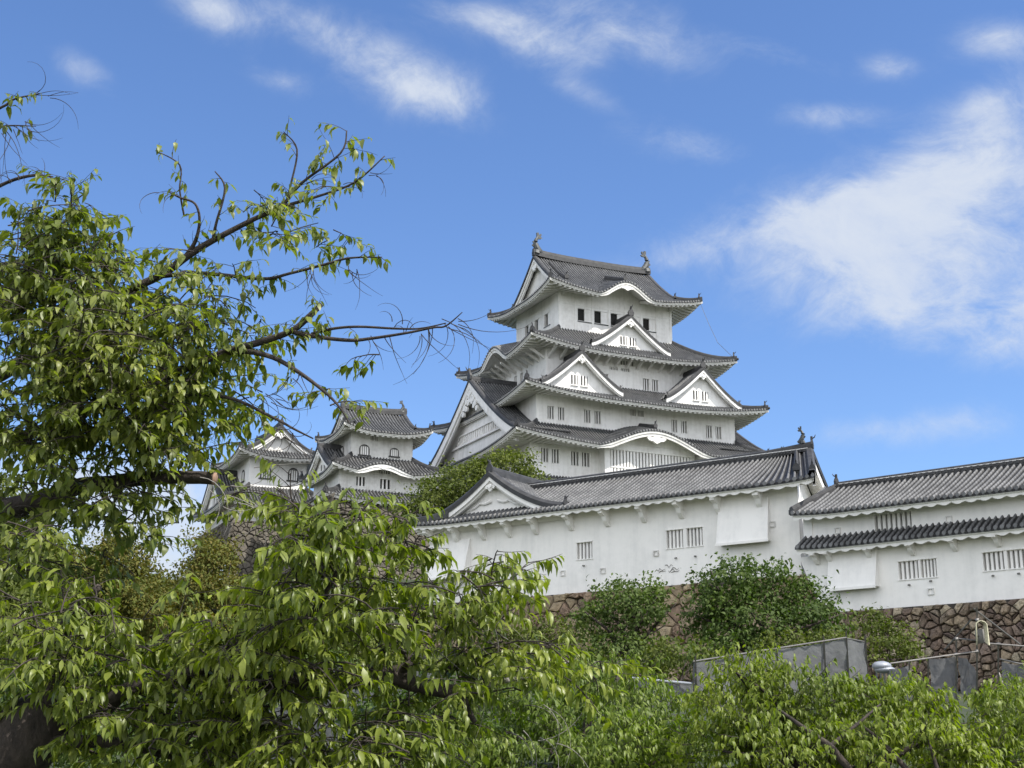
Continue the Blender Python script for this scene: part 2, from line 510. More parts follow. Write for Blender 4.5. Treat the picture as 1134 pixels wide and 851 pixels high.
def tile_panel(mb, s0, s1, per, ribs, dmax, zf, pf, rows=7, caps=True, thick=.13, capn=6, end_row=True):
    n = max(1, round((s1 - s0) / per)); p = (s1 - s0) / n
    ss = [(s0 + (k + u) * p, h, k + u) for k in range(n) for u, h in ribs] + [(s1, 0, n)]
    cols_ = []; uvs = []
    for s, h, uu in ss:
        D = max(dmax(s), 0.0)
        cl = []; ul = []
        if end_row:
            cl.append(pf(s, 0.0, zf(s, 0.0) - thick)); ul.append((uu, -.13))
        for i in range(rows + 1):
            d = D * i / rows
            cl.append(pf(s, d, zf(s, d) + h)); ul.append((uu, d))
        cols_.append(cl); uvs.append(ul)
    mb.grid(cols_, uvs)
    if caps:
        for k in range(n):
            s = s0 + (k + .5) * p
            if dmax(s) < .15: continue
            c0 = zf(s, 0) + .02
            r = p * .33
            ra = []; rb_ = []
            for q in range(capn):
                a = 2 * math.pi * q / capn + .3
                ra.append(pf(s + r * math.cos(a), -.05, c0 + r * math.sin(a)))
                rb_.append(pf(s + r * math.cos(a), .05, c0 + r * math.sin(a)))
            k0 = len(mb.v)
            mb.prism(ra, rb_)
            for i in range(k0, len(mb.v)): mb.uv[i] = (.5, .14)

def eave_band(mb, s0, s1, dmaxs, zf, pf, wall_d, zs, h0=.24, kara=None, raft=.56, rw=.27, scallop=0.0, scal_per=.65):
    """white plastered fascia, soffit and rafters under one side of a roof"""
    step = .14 if scallop else .3
    n = max(2, round((s1 - s0) / step)); rows = []
    for k in range(n + 1):
        s = s0 + (s1 - s0) * k / n
        kb = kara(s) if kara else 0.0
        km = min(1.0, kb / .5)
        D = min(wall_d, max(dmaxs(s), 0.0))
        top = zf(s, 0) - .10
        hh = h0 + .30 * km
        sc = scallop * abs(math.cos(math.pi * s / scal_per))
        bt = top - hh + (scallop - sc) * 0
        d1 = min(.10, D * .5)
        zw = zs + kb * .85
        r_ = [pf(s, min(.03, D), top), pf(s, min(.05, D), top - hh * .45), pf(s, min(.12, D), top - hh * .5), pf(s, min(.14, D), top - hh - sc)]
        fr = [.3, .65, 1.0]
        for f in fr:
            d = .16 + (D - .16) * f if D > .16 else D
            zz = (top - hh) + (zw - (top - hh)) * min(1, d / wall_d) + (.20 if raft else .06) - sc * (1 - f)
            r_.append(pf(s, d, zz))
        rows.append(r_)
    mb.grid(rows)
    if raft:
        n = round((s1 - s0) / raft)
        for k in range(n):
            s = s0 + (k + .5) * (s1 - s0) / n
            kb = kara(s) if kara else 0
            if kb > .35: continue
            D = min(wall_d, max(dmaxs(s), 0.0))
            if D < .3: continue
            top = zf(s, 0) - .10 - h0
            zw = zs
            za, zb = top - .12, top + (zw - top) * (D / wall_d) - .06
            d0, d1 = .24, D
            a, b_ = s - rw / 2, s + rw / 2
            vs = [pf(a, d0, za), pf(b_, d0, za), pf(b_, d1, zb), pf(a, d1, zb), pf(a, d0, za + .3), pf(b_, d0, za + .3), pf(b_, d1, zb + .3), pf(a, d1, zb + .3)]
            mb.add(vs, [(0, 1, 2, 3), (0, 3, 7, 4), (1, 5, 6, 2), (0, 4, 5, 1)])

def finial(mb, p, dirv, sc=1.0):
    """demon-face end tile: block, shoulders, horn"""
    p = Vector(p); d = Vector(dirv).normalized(); s = Vector((-d.y, d.x, 0)); u = Vector((0, 0, 1))
    def P(a, b, c): return p + s * a * sc + d * b * sc + u * c * sc
    prof = [(-.34, -.15), (.34, -.15), (.40, .2), (.25, .48), (.10, .62), (.05, 1.0), (-.05, 1.0), (-.10, .62), (-.25, .48), (-.40, .2)]
    mb.prism([P(a, -.1, c) for a, c in prof], [P(a, .12, c) for a, c in prof])
    mb.tube([P(0, .05, .75), P(0, .32, .88), P(0, .42, 1.1)], [.07 * sc, .06 * sc, .03 * sc], 5)

def fish(mb, p, dirv, H):
    """roof-ridge fish with raised tail; dirv points to the middle of the ridge"""
    p = Vector(p); d = Vector(dirv).normalized(); u = Vector((0, 0, 1)); s = Vector((-d.y, d.x, 0))
    def P(a, c, e=0): return p + d * a * H + u * c * H + s * e * H
    body = [(.24, .0), (.16, .07), (.08, .15), (.01, .25), (-.03, .35), (-.05, .45), (-.045, .55), (-.01, .65), (.04, .74), (.09, .82)]
    mb.tube([P(*q) for q in body], [v * H for v in (.12, .15, .155, .15, .135, .12, .10, .082, .065, .045)], 9)
    def plate(poly, th=.035):
        mb.prism([P(a, c, -th) for a, c in poly], [P(a, c, th) for a, c in poly])
    plate([(.02, .68), (.00, .98), (.10, 1.0), (.13, .88), (.22, .97), (.26, .90), (.20, .80), (.30, .76), (.22, .70)])
    plate([(-.10, .22), (-.24, .34), (-.20, .40), (-.13, .42), (-.21, .52), (-.15, .55), (-.06, .52)], .025)
    plate([(.30, .0), (.36, .12), (.20, .2), (.15, .05)], .05)
    mb.tube([P(-.02, -.05), P(0, .12)], [.2 * H, .16 * H], 7)

def side_zfun(D, ze, zi, lift, Lc, half, k, kara=None):
    def zf(s, d):
        x = min(1.0, max(0.0, d / D))
        c = max(0.0, 1 - (half - abs(s)) / Lc)
        z = ze + (zi - ze) * (x * (1 - k) + k * x * x) + lift * c * c * (1 - x) ** 1.6
        if kara:
            kb = kara(s)
            if kb > 0: z = max(z, ze + kb + .30 * d)
        return z
    return zf

def kara_fn(c, wd, H):
    def f(s):
        x = abs(s - c) / wd
        if x >= 1: return 0.0
        return H * (.5 + .5 * math.cos(math.pi * x)) ** .85
    return f

def tier_roof(t, ea, eb, ze, ia, ib, zi, wa, wb, zs, lift=.9, Lf=.8, k=.28, per=.34, kara=None, mat='tile_keep', struts=None, sc=1.0, plast='plaster_eave', rows=6):
    """hipped skirt roof of one storey: tiles, white eaves, four hip ridges"""
    kara = kara or {}
    mb = MB(); me_ = MB()
    zfs = {}
    for sd_, half, D, inner, wd in (('S', ea, eb - ib, ia, eb - wb), ('N', ea, eb - ib, ia, eb - wb), ('W', eb, ea - ia, ib, ea - wa), ('E', eb, ea - ia, ib, ea - wa)):
        pos = side_pos(sd_, ea, eb)
        pf = lambda s, d, z, pos=pos: pos(s, -d, z)
        kf = kara.get(sd_)
        zf = side_zfun(D, ze, zi, lift, half * Lf, half, k, kf)
        zfs[sd_] = zf
        dm = lambda s, half=half, D=D, inner=inner: D * min(1.0, (half - abs(s)) / (half - inner))
        tile_panel(mb, -half, half, per, RIB_FAR, dm, zf, pf, rows=rows if not kf else rows + 5)
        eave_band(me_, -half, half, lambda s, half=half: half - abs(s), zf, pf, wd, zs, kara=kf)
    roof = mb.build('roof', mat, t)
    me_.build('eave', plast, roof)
    for sx in (-1, 1):
        for sy in (-1, 1):
            hm = MB()
            D = eb - ib
            pts = []
            zf = zfs['S' if sy < 0 else 'N']
            for i in range(9):
                x = i / 8
                s = sx * (ea - x * (ea - ia)) * (1 if sy < 0 else -1)
                pts.append((sx * (ea - x * (ea - ia) - .02), sy * (eb - x * D - .02), zf(s, x * D) + .05))
            hm.sweep(pts, .42 * sc, .42 * sc)
            finial(hm, Vector(pts[0]) + Vector((-sx * .25, -sy * .25, .25)), (sx, sy, 0), .62 * sc)
            # round end tiles poking out at the corner
            hm.tube([Vector(pts[0]) + Vector((-sx * .4, -sy * .4, .02)), Vector(pts[0]) + Vector((sx * .12, sy * .12, .05))], .14 * sc, 6)
            hm.build('hip_ridge', 'ridge_tile', roof)
    if struts:
        for sd_, half, D, s_list in struts:
            pos = side_pos(sd_, wa, wb)
            for s in s_list:
                sm = MB()
                a, b_ = s - .11, s + .11
                z1_ = zs - .05; z0_ = zs - 1.25
                sm.prism([pos(a, .0, z0_), pos(b_, .0, z0_), pos(b_, .0, z0_ + .3), pos(a, .0, z0_ + .3)],
                         [pos(a, D, z1_ - .22), pos(b_, D, z1_ - .22), pos(b_, D, z1_ + .05), pos(a, D, z1_ + .05)])
                sm.build('eave_strut', plast, roof)
    return roof

def gable(t, side, c, q, back, za, zb, wd, p=1.3, recess=.7, per=.34, mat='tile_keep', windows=0, plast='plaster', board=.5, fin=.9, ha=0, hb=0, panel_lo=0.0, ribs=RIB_FAR, flare=.0, ornate=False, wl=None, pend=1.0):
    """dormer gable on a roof slope: side coordinate c, front plane q, runs back to `back`"""
    if side == 'S': P = lambda x, y, z: (c + x, y, z)            # y is local b
    elif side == 'W': P = lambda x, y, z: (y, c - x, z)          # y is local a
    else: P = lambda x, y, z: (y, c + x, z)
    sgn = 1 if back > q else -1
    L = abs(back - q)
    h = lambda x: zb + (za - zb) * max(0.0, 1 - abs(x) / wd) ** p + flare * (abs(x) / wd) ** 6
    n = max(2, round(L / per)); pp = L / n
    mb = MB(); NX = 12
    for sg in (-1, 1):
        cols_ = []; uvs = []
        for k in range(n):
            for u, rh in ribs:
                y = q + sgn * (k + u) * pp
                cols_.append([P(sg * wd * i / NX, y, h(wd * i / NX) + rh) for i in range(NX + 1)])
                uvs.append([(k + u, wd * i / NX) for i in range(NX + 1)])
        cols_.append([P(sg * wd * i / NX, back, h(wd * i / NX)) for i in range(NX + 1)])
        uvs.append([(n, wd * i / NX) for i in range(NX + 1)])
        mb.grid(cols_, uvs)
    g = mb.build('gable_roof', mat, t)
    # verge ridges and main ridge
    vr = MB()
    for sg in (-1, 1):
        pts = [Vector(P(sg * wd * i / 10, q + sgn * .12, h(wd * i / 10))) for i in range(11)]
        prof = []
        for i, pt in enumerate(pts):
            prof.append([pt + Vector(P(0, 0, 0)) * 0 + Vector((0, 0, dz_)) + (Vector(P(0, 1, 0)) - Vector(P(0, 0, 0))) * dy * sgn for dy, dz_ in ((-.18, -.16), (-.20, .12), (-.05, .30), (.22, .30), (.36, .12), (.36, -.1))])
        vr.grid(prof)
        end = pts[-1]
        outd = (Vector(P(sg, 0, 0)) - Vector(P(0, 0, 0)))
        finial(vr, end + Vector((0, 0, .12)) - outd * .25, outd, .55)
    vr.sweep([P(0, q + sgn * L * i / 4, za + .05) for i in range(5)], .42, .45)
    finial(vr, P(0, q + sgn * .05, za + .25), Vector(P(0, -sgn, 0)) - Vector(P(0, 0, 0)), fin)
    vr.build('gable_ridge', 'ridge_tile', g)
    # white bargeboards in two steps
    bb = MB()
    for (off, top, bot, dep) in ((.0, -.10, -.10 - board, .18), (.16, -.10 - board * .8, -.10 - board * 1.45, .22)):
        for sg in (-1, 1):
            ra, rb_ = [], []
            for i in range(13):
                x = wd * i / 12
                w_ = 1 - .30 * (1 - i / 12) * 0 + .25 * (i / 12)
                zt = h(x) + top; zb_ = h(x) + top + (bot - top) * w_
                y0, y1 = q + sgn * off, q + sgn * (off + dep)
                ra.append([P(sg * x, y0, zt), P(sg * x, y0, zb_), P(sg * x, y1, zb_), P(sg * x, y1, zt)])
            bb.grid(ra, closed=True)
    # underside of the verge
    for sg in (-1, 1):
        bb.grid([[P(sg * wd * i / 12, q + sgn * .05, h(wd * i / 12) - .12), P(sg * wd * i / 12, q + sgn * (recess + .1), h(wd * i / 12) - .12)] for i in range(13)])
    bb.build('bargeboard', plast, g)
    # plastered triangle
    pm = MB(); y = q + sgn * recess
    zlo = zb - .6
    rows = [[P(wd * i / 10, y, zlo), P(wd * i / 10, y, max(zlo + .01, h(wd * i / 10) - .1))] for i in range(-10, 11)]
    pm.grid(rows)
    pm.build('gable_wall', plast, g)
    # hanging pendant
    dm = MB()
    sc_ = pend
    prof = [(0, .25), (.28, .1), (.5, .12), (.62, -.08), (.46, -.26), (.24, -.24), (.16, -.42), (0, -.55), (-.16, -.42), (-.24, -.24), (-.46, -.26), (-.62, -.08), (-.5, .12), (-.28, .1)]
    zc = za - .35 - board * 1.25
    for k_, (s2, dd) in enumerate(((1.0, 0), (.5, -.08))):
        dm.prism([P(a * sc_ * s2, q + sgn * (.06 + dd), zc + b_ * sc_ * s2) for a, b_ in prof], [P(a * sc_ * s2, q + sgn * .2, zc + b_ * sc_ * s2) for a, b_ in prof])
    if ornate:
        for sg in (-1, 1):
            for kk, (a, b_, r_) in enumerate(((.9, -.75, .32), (1.35, -1.35, .36), (1.75, -2.0, .30), (.5, -.95, .34), (.95, -1.55, .30))):
                pts = [(a + r_ * math.cos(2 * math.pi * i / 8), b_ + r_ * math.sin(2 * math.pi * i / 8)) for i in range(8)]
                dm.prism([P(sg * x, q + sgn * (.02 + kk * .013), zc + z) for x, z in pts], [P(sg * x, q + sgn * .3, zc + z) for x, z in pts])
    dm.build('pendant_ornament', plast, g)
    if windows:
        wz0, wz1 = zb + .28, zb + (za - zb) * .36
        ww = wd * .13
        for sg in (-1, 1):
            cx = sg * wd * .12
            m_ = MB()
            pos = lambda s, out, z: P(s, y - sgn * out, z)
            for kq in range(2):
                s0 = cx + (kq - .5) * ww * .55
                sbox(m_, pos, s0 - .08, s0 + .08, .05, .11, wz0, wz1)
            sbox(m_, pos, cx - ww * .72, cx + ww * .72, .03, .14, wz0 - .1, wz0)
            wo_ = m_.build('gable_window', plast, g)
            r_ = MB(); sbox(r_, pos, cx - ww * .6, cx + ww * .6, .02, .04, wz0, wz1)
            r_.build('window_recess', 'recess_dark', g)
    if ornate:
        # long louvre grille low in the big gable
        pos = lambda s, out, z: P(s, y - sgn * out, z)
        m_ = MB()
        sbox(m_, pos, -wd * .62, wd * .62, .05, .3, zb + 1.1, zb + 1.3)
        sbox(m_, pos, -wd * .50, wd * .50, .05, .22, zb + 2.3, zb + 2.45)
        for kq in range(-10, 11):
            s0 = kq * wd * .05
            sbox(m_, pos, s0 - .09, s0 + .09, .03, .12, zb + 1.3, zb + 2.3)
        m_.build('gable_beam', plast, g)
    return g

def irimoya(t, ea, eb, ze, ga, zr, wa, wb, zs, lift=.9, Lf=.8, k=.3, per=.34, kara=None, swap=False, mat='tile_keep', fishH=2.4, sc=1.0, plast='plaster', ribs=RIB_FAR, fishes=True):
    """hip-and-gable roof: ridge along local x (along y when swapped)"""
    M = (lambda p: (p[1], -p[0], p[2])) if swap else (lambda p: p)
    mb = MB(); ev = MB()
    D = eb; hg = ea - ga
    prof = lambda d: (d / D) * (1 - k) + k * (d / D) ** 2
    kara = kara or {}
    def zfun(half, kf):
        def zf(s, d):
            c = max(0.0, 1 - (half - abs(s)) / (half * Lf))
            z = ze + (zr - ze) * prof(d) + lift * c * c * (1 - min(1, d / 3.2)) ** 1.6
            if kf:
                kb = kf(s)
                if kb > 0: z = max(z, ze + kb + .28 * d)
            return z
        return zf
    zS = None
    for sd_, half in (('S', ea), ('N', ea), ('W', eb), ('E', eb)):
        pos = side_pos(sd_, ea, eb)
        pf = lambda s, d, z, pos=pos: M(pos(s, -d, z))
        kf = kara.get(sd_)
        zf = zfun(half, kf)
        if sd_ == 'S': zS = zf
        if sd_ in 'SN': dm = lambda s: D if abs(s) <= ga else ea - abs(s)
        else: dm = lambda s: min(hg + .3, eb - abs(s))
        if sd_ in 'SN':
            tile_panel(mb, -ga, ga, per, ribs, lambda s: D, zf, pf, rows=12)
            tile_panel(mb, -ea, -ga, per, ribs, lambda s: ea - abs(s), zf, pf, rows=5)
            tile_panel(mb, ga, ea, per, ribs, lambda s: ea - abs(s), zf, pf, rows=5)
        else:
            tile_panel(mb, -eb, eb, per, ribs, dm, zf, pf, rows=5)
        eave_band(ev, -half, half, lambda s, half=half: half - abs(s), zf, pf, (eb - wb) if sd_ in 'SN' else (ea - wa), zs, kara=kf)
    roof = mb.build('roof', mat, t)
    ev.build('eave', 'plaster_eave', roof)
    rm = MB()
    rm.sweep([M((-ga - .1 + (2 * ga + .2) * i / 8, 0, zr + .05 + .25 * abs(i / 4 - 1) ** 3)) for i in range(9)], .55 * sc, .75 * sc)
    rm.build('main_ridge', 'ridge_tile', roof)
    for sx in (-1, 1):
        # gable wall, boards
        gm = MB()
        xg = sx * (ga - .75)
        rows = [[M((xg, y, ze)), M((xg, y, zS(ga, eb - abs(y)) - .1))] for y in [(-eb + hg - .2) * (1 - i / 10) + (eb - hg + .2) * i / 10 for i in range(11)]]
        gm.grid(rows)
        gw = gm.build('gable_wall', 'plaster_eave', roof)
        bb = MB()
        Y0 = eb - hg
        for (off, top, bot, dep) in ((.0, -.08, -.52 * sc, .16), (.14, -.45 * sc, -.85 * sc, .2)):
            for sg in (-1, 1):
                ra = []
                for i in range(13):
                    y = Y0 * .93 * i / 12
                    z = zS(ga, eb - y)
                    x0, x1 = sx * (ga - off), sx * (ga - off - dep)
                    ra.append([M((x0, sg * y, z + top)), M((x0, sg * y, z + bot)), M((x1, sg * y, z + bot)), M((x1, sg * y, z + top))])
                bb.grid(ra, closed=True)
        prof_ = [(0, .25), (.28, .1), (.5, .12), (.62, -.08), (.46, -.26), (.24, -.24), (.16, -.42), (0, -.55), (-.16, -.42), (-.24, -.24), (-.46, -.26), (-.62, -.08), (-.5, .12), (-.28, .1)]
        zc = zr - 1.15 * sc
        bb.prism([M((sx * (ga - .02), a * sc, zc + b_ * sc)) for a, b_ in prof_], [M((sx * (ga - .2), a * sc, zc + b_ * sc)) for a, b_ in prof_])
        bb.build('bargeboard', plast, roof)
        vm = MB()
        for sg in (-1, 1):
            rows = []
            for i in range(11):
                y = sg * (Y0 - .0) * i / 10
                z = zS(ga, eb - abs(y))
                rows.append([M((sx * (ga + dx), y, z + dz_)) for dx, dz_ in ((.10, -.15), (.12, .14), (0, .30), (-.3, .30), (-.42, .1))])
            vm.grid(rows)
            finial(vm, M((sx * (ga - .12), sg * (Y0 - .2), zS(ga, eb - Y0) + .25)), Vector(M((0, sg, 0))), .6 * sc)
            # hip ridges from gable foot to corner
            pts = []
            for i in range(7):
                x = i / 6
                d = hg * x
                pts.append(M((sx * (ea - d - .02), sg * (eb - d - .02), zS(ea - d, d) + .05)))
            vm.sweep(pts, .42 * sc, .42 * sc)
            finial(vm, Vector(pts[0]) + Vector(M((-sx * .25, -sg * .25, .22))), M((sx, sg, 0)), .6 * sc)
        vm.build('verge_ridge', 'ridge_tile', roof)
        if fishes:
            fm = MB()
            fish(fm, M((sx * (ga - .35), 0, zr + .55 * sc)), M((-sx, 0, 0)), fishH)
            fm.build('ridge_fish', 'bronze_tile', roof)
        else:
            fm = MB()
            finial(fm, M((sx * ga, 0, zr + .3)), M((sx, 0, 0)), .9 * sc)
            fm.build('ridge_end_tile', 'ridge_tile', roof)
    return roof

# ------------------------------------------------------------------ stones
def voronoi_patch(mb, mortar, s0, s1, h0, h1, size, P, sq=.8, bulge=.16, seed=1, gap=.022):
    """irregular fitted stones over a rectangle s0..s1 x h0..h1; P(s, h, out) -> point"""
    rr = random.Random(seed)
    pts = []
    nh = max(1, round((h1 - h0) / (size * sq))); ns = max(1, round((s1 - s0) / size))
    dx, dy = (s1 - s0) / ns, (h1 - h0) / nh
    for j in range(-1, nh + 1):
        for i in range(-1, ns + 1):
            if rr.random() < .20: continue
            pts.append((s0 + (i + .5 + (.5 if j % 2 else 0) + rr.uniform(-.5, .5)) * dx, h0 + (j + .5 + rr.uniform(-.48, .48)) * dy))
    for (x, y) in list(pts):      # some blocks are broken up into small filler stones
        if rr.random() < .28:
            for _ in range(rr.randint(1, 3)):
                a = rr.uniform(0, 6.28); pts.append((x + math.cos(a) * dx * rr.uniform(.3, .5), y + math.sin(a) * dy * rr.uniform(.3, .5)))
    cell = {}
    for k, (x, y) in enumerate(pts): cell.setdefault((int(x // size), int(y // size)), []).append(k)
    for k, (x, y) in enumerate(pts):
        if not (s0 <= x <= s1 and h0 - dy * .3 <= y <= h1 + dy * .3): continue
        poly = [(max(s0, x - 2 * size), max(h0, y - 2 * size)), (min(s1, x + 2 * size), max(h0, y - 2 * size)), (min(s1, x + 2 * size), min(h1 + .0, y + 2 * size)), (max(s0, x - 2 * size), min(h1, y + 2 * size))]
        ci, cj = int(x // size), int(y // size)
        for a in range(ci - 3, ci + 4):
            for b_ in range(cj - 3, cj + 4):
                for q in cell.get((a, b_), ()):
                    if q == k: continue
                    qx, qy = pts[q]
                    mx, my, nx, ny = (x + qx) / 2, (y + qy) / 2, qx - x, qy - y
                    new = []
                    for e in range(len(poly)):
                        A, B_ = poly[e], poly[(e + 1) % len(poly)]
                        da = (A[0] - mx) * nx + (A[1] - my) * ny; db = (B_[0] - mx) * nx + (B_[1] - my) * ny
                        if da <= 0: new.append(A)
                        if (da < 0 < db) or (db < 0 < da):
                            f = da / (da - db); new.append((A[0] + (B_[0] - A[0]) * f, A[1] + (B_[1] - A[1]) * f))
                    poly = new
                    if len(poly) < 3: break
                if len(poly) < 3: break
            if len(poly) < 3: break
        if len(poly) < 3: continue
        cx = sum(p[0] for p in poly) / len(poly); cy = sum(p[1] for p in poly) / len(poly)
        # dedupe and subdivide edges for a rough outline
        ring = []
        for e in range(len(poly)):
            A, B_ = poly[e], poly[(e + 1) % len(poly)]
            if math.hypot(A[0] - B_[0], A[1] - B_[1]) < .03: continue
            ring.append(A); ring.append(((A[0] + B_[0]) / 2, (A[1] + B_[1]) / 2))
        if len(ring) < 5: continue
        bl = bulge * rr.uniform(.5, 1.4); tilt = rr.uniform(-.22, .22), rr.uniform(-.28, .12)
        rows = []
        for sc_, o_ in ((1.0, -.15), (.97, .25), (.86, .82), (.5, 1.0), (.0, .95)):
            row = []
            for (px, py) in ring:
                g = gap / max(.1, math.hypot(px - cx, py - cy))
                k_ = max(0, sc_ - (g if sc_ > .1 else 0))
                qx, qy = cx + (px - cx) * k_ + (rr.uniform(-.03, .03) * size if sc_ < 1 else 0), cy + (py - cy) * k_ + (rr.uniform(-.03, .03) * size if sc_ < 1 else 0)
                oo = bl * o_ * rr.uniform(.86, 1.12) + ((qx - cx) * tilt[0] + (qy - cy) * tilt[1]) * (1 if sc_ < .99 else .3)
                row.append(P(qx, qy, oo))
            rows.append(row)
        mb.grid(rows, closed=True)
    mortar.add([P(s0, h0, -.06), P(s1, h0, -.06), P(s1, h1, -.06), P(s0, h1, -.06)], [(0, 1, 2, 3)])

def stone_wall(name, label, origin, rz, s0, s1, z0, z1, size, batter, mat, seed, ends=(0, 0), group=None, sq=.8, bulge=.16, b0=0.0, wall_seg=8):
    """battered dry-stone rampart; local x along it, local -y its face"""
    t = thing(name, label, 'stone wall', (origin[0], origin[1], z0), rz, group)
    mb = MB(); mo = MB()
    H = z1 - z0
    def off(h): x = 1 - (h - z0) / H; return batter * (x * .7 + .3 * x * x)
    P = lambda s, h, o: (s, b0 - off(h) - o, h)
    voronoi_patch(mb, mo, s0, s1, z0, z1, size, P, sq, bulge, seed)
    # curved batter backing strips replace the flat sheet
    mo = MB()
    mo.grid([[(s, b0 - off(z0 + H * i / 8) + .07, z0 + H * i / 8) for s in (s0, s1)] for i in range(9)])
    mo.grid([[(s, b0 + .05, z1 - .03), (s, b0 + 3, z1 - .03)] for s in (s0, s1)])
    if ends[0]:
        Pl = lambda s, h, o: (s0 - off(h) - o, b0 - s, h)
        voronoi_patch(mb, MB(), -ends[0], off(z0) * .6, z0, z1, size, Pl, sq, bulge, seed + 5)
        mo.grid([[(s0 - off(z0 + H * i / 8) + .07, b0 + yy_, z0 + H * i / 8) for yy_ in (-off(z0 + H * i / 8) + .05, ends[0])] for i in range(9)])
    st = mb.build('stones', mat, t)
    mo.build('backing', 'mortar', t)
    return t

# ------------------------------------------------------------------ ground
def gh(x, y):
    prof = [(-5000, -1.6), (22, -1.6), (44, 1.6), (58, 2.6), (75, 4), (95, 8.5), (115, 13.5), (128, 16), (190, 16), (420, -1.6), (9000, -1.6)]
    for (a, za), (b_, zb) in zip(prof, prof[1:]):
        if a <= y <= b_:
            f = (y - a) / (b_ - a); f = f * f * (3 - 2 * f)
            z = za + (zb - za) * f
            break
    fx = min(1, max(0, (abs(x + 5) - 90) / 120)); fx = fx * fx * (3 - 2 * fx)
    return z * (1 - fx) - 1.6 * fx
gm_ = MB()
xs = [-4000, -1500, -600, -300] + [-210 + 7 * i for i in range(61)] + [300, 600, 1500, 4000]
ys = [-600, -100, -20] + [-10 + 5 * i for i in range(48)] + [250, 300, 360, 430, 800, 2000, 5000]
gm_.grid([[(x, y, gh(x, y) + (.25 * mnoise.noise(Vector((x * .2, y * .2, 0))) if abs(x) < 200 and 20 < y < 230 else 0)) for x in xs] for y in ys])
tag(gm_.build('ground', 'earth', None, True), kind='structure')

# ------------------------------------------------------------------ main keep
TH = R(25.66)
keep = thing('castle_keep', 'tallest white castle keep with five stacked grey tile roofs and gables', 'castle keep', (9.2, 154, 22.0), TH)
# storey 0 and skirt roof, mostly behind the long turret
box_walls(keep, 14.0, 11.0, 22.0, 26.6)
tier_roof(keep, 15.6, 12.6, 26.3, 13.0, 10.0, 27.95, 14.0, 11.0, 26.5, lift=.6)
# storey 1
W1 = [(-11.75, -10.95, 29.3, 30.75), (-10.55, -9.75, 29.3, 30.75), (-8.35, -7.5, 29.25, 30.7), (-7.1, -6.25, 29.25, 30.7)]
box_walls(keep, 13.0, 10.0, 27.2, 32.4, {'S': W1, 'W': [(4 + 1.9 * i, 4.8 + 1.9 * i, 29.3, 30.6) for i in range(3)]})
roof1 = tier_roof(keep, 16.0, 13.0, 30.95, 12.05, 9.5, 33.45, 13.0, 10.0, 31.2, lift=1.05, kara={'S': kara_fn(.1, 7.4, 2.15)})
# projecting lattice bay under the wave gable
bay = MB()
pos = side_pos('S', 13.0, 11.3)
hole = (-4.55, 5.0, 28.0, 31.0)
wall_face(bay, pos, -5.2, 5.6, 27.2, 31.75, [hole], .5)
kf1 = kara_fn(.1, 7.4, 2.15)
bay.grid([[pos(-5.0 + .53 * i, 0, 31.7), pos(-5.0 + .53 * i, 0, 31.3 + .85 * kf1(-5.0 + .53 * i))] for i in range(20)])
bay.add([(-5.2, -11.3, 27.2), (-5.2, -9.9, 27.2), (-5.2, -9.9, 31.7), (-5.2, -11.3, 31.7)], [(0, 1, 2, 3)])
bay.add([(5.6, -11.3, 27.2), (5.6, -9.9, 27.2), (5.6, -9.9, 31.7), (5.6, -11.3, 31.7)], [(0, 1, 2, 3)])
bay_o = bay.build('lattice_bay', 'plaster', keep)
lb = MB()
for i in range(25):
    c = -4.55 + 9.55 * (i + .5) / 25
    sbox(lb, pos, c - .12, c + .12, -.15, -.02, 28.0, 31.0)
sbox(lb, pos, -4.55, 5.0, -.017, .03, 29.15, 29.3)
sbox(lb, pos, -4.8, 5.25, .003, .08, 31.0, 31.15)
sbox(lb, pos, -4.8, 5.25, .003, .10, 27.8, 28.0)
lb_o = lb.build('lattice', 'plaster', bay_o)
rb = MB(); rb.add([pos(-4.55, -.48, 28), pos(5, -.48, 28), pos(5, -.48, 31), pos(-4.55, -.48, 31)], [(0, 1, 2, 3)])
rb.build('lattice_recess', 'recess_grey', bay_o)
# wave gable pendant
pm = MB()
prof = [(0, .3), (.5, .1), (.9, .16), (1.15, 0), (.85, -.25), (.45, -.3), (0, -.55), (-.45, -.3), (-.85, -.25), (-1.15, 0), (-.9, .16), (-.5, .1)]
pm.prism([(.1 + a, -12.85, 32.25 + b_) for a, b_ in prof], [(.1 + a, -12.6, 32.25 + b_) for a, b_ in prof])
pm.build('pendant_ornament', 'plaster', roof1)
# crest ridge of the wave gable
rg = MB(); rg.sweep([(.1, -9.5, 34.15), (.1, -11.2, 33.7), (.1, -12.6, 33.35)], .4, .45); finial(rg, (.1, -12.6, 33.55), (0, -1, 0), .6)
rg.build('crest_ridge', 'ridge_tile', roof1)
# great west and east gables
gW = gable(keep, 'W', 0.0, -15.3, -9.0, 39.75, 32.3, 11.3, p=1.22, recess=1.3, board=.85, fin=1.1, ornate=True, pend=1.9, plast='plaster')
gE = gable(keep, 'E', 0.0, 15.3, 9.0, 39.75, 32.3, 11.3, p=1.22, recess=1.3, board=.85, fin=1.1, ornate=True, pend=1.9, plast='plaster')
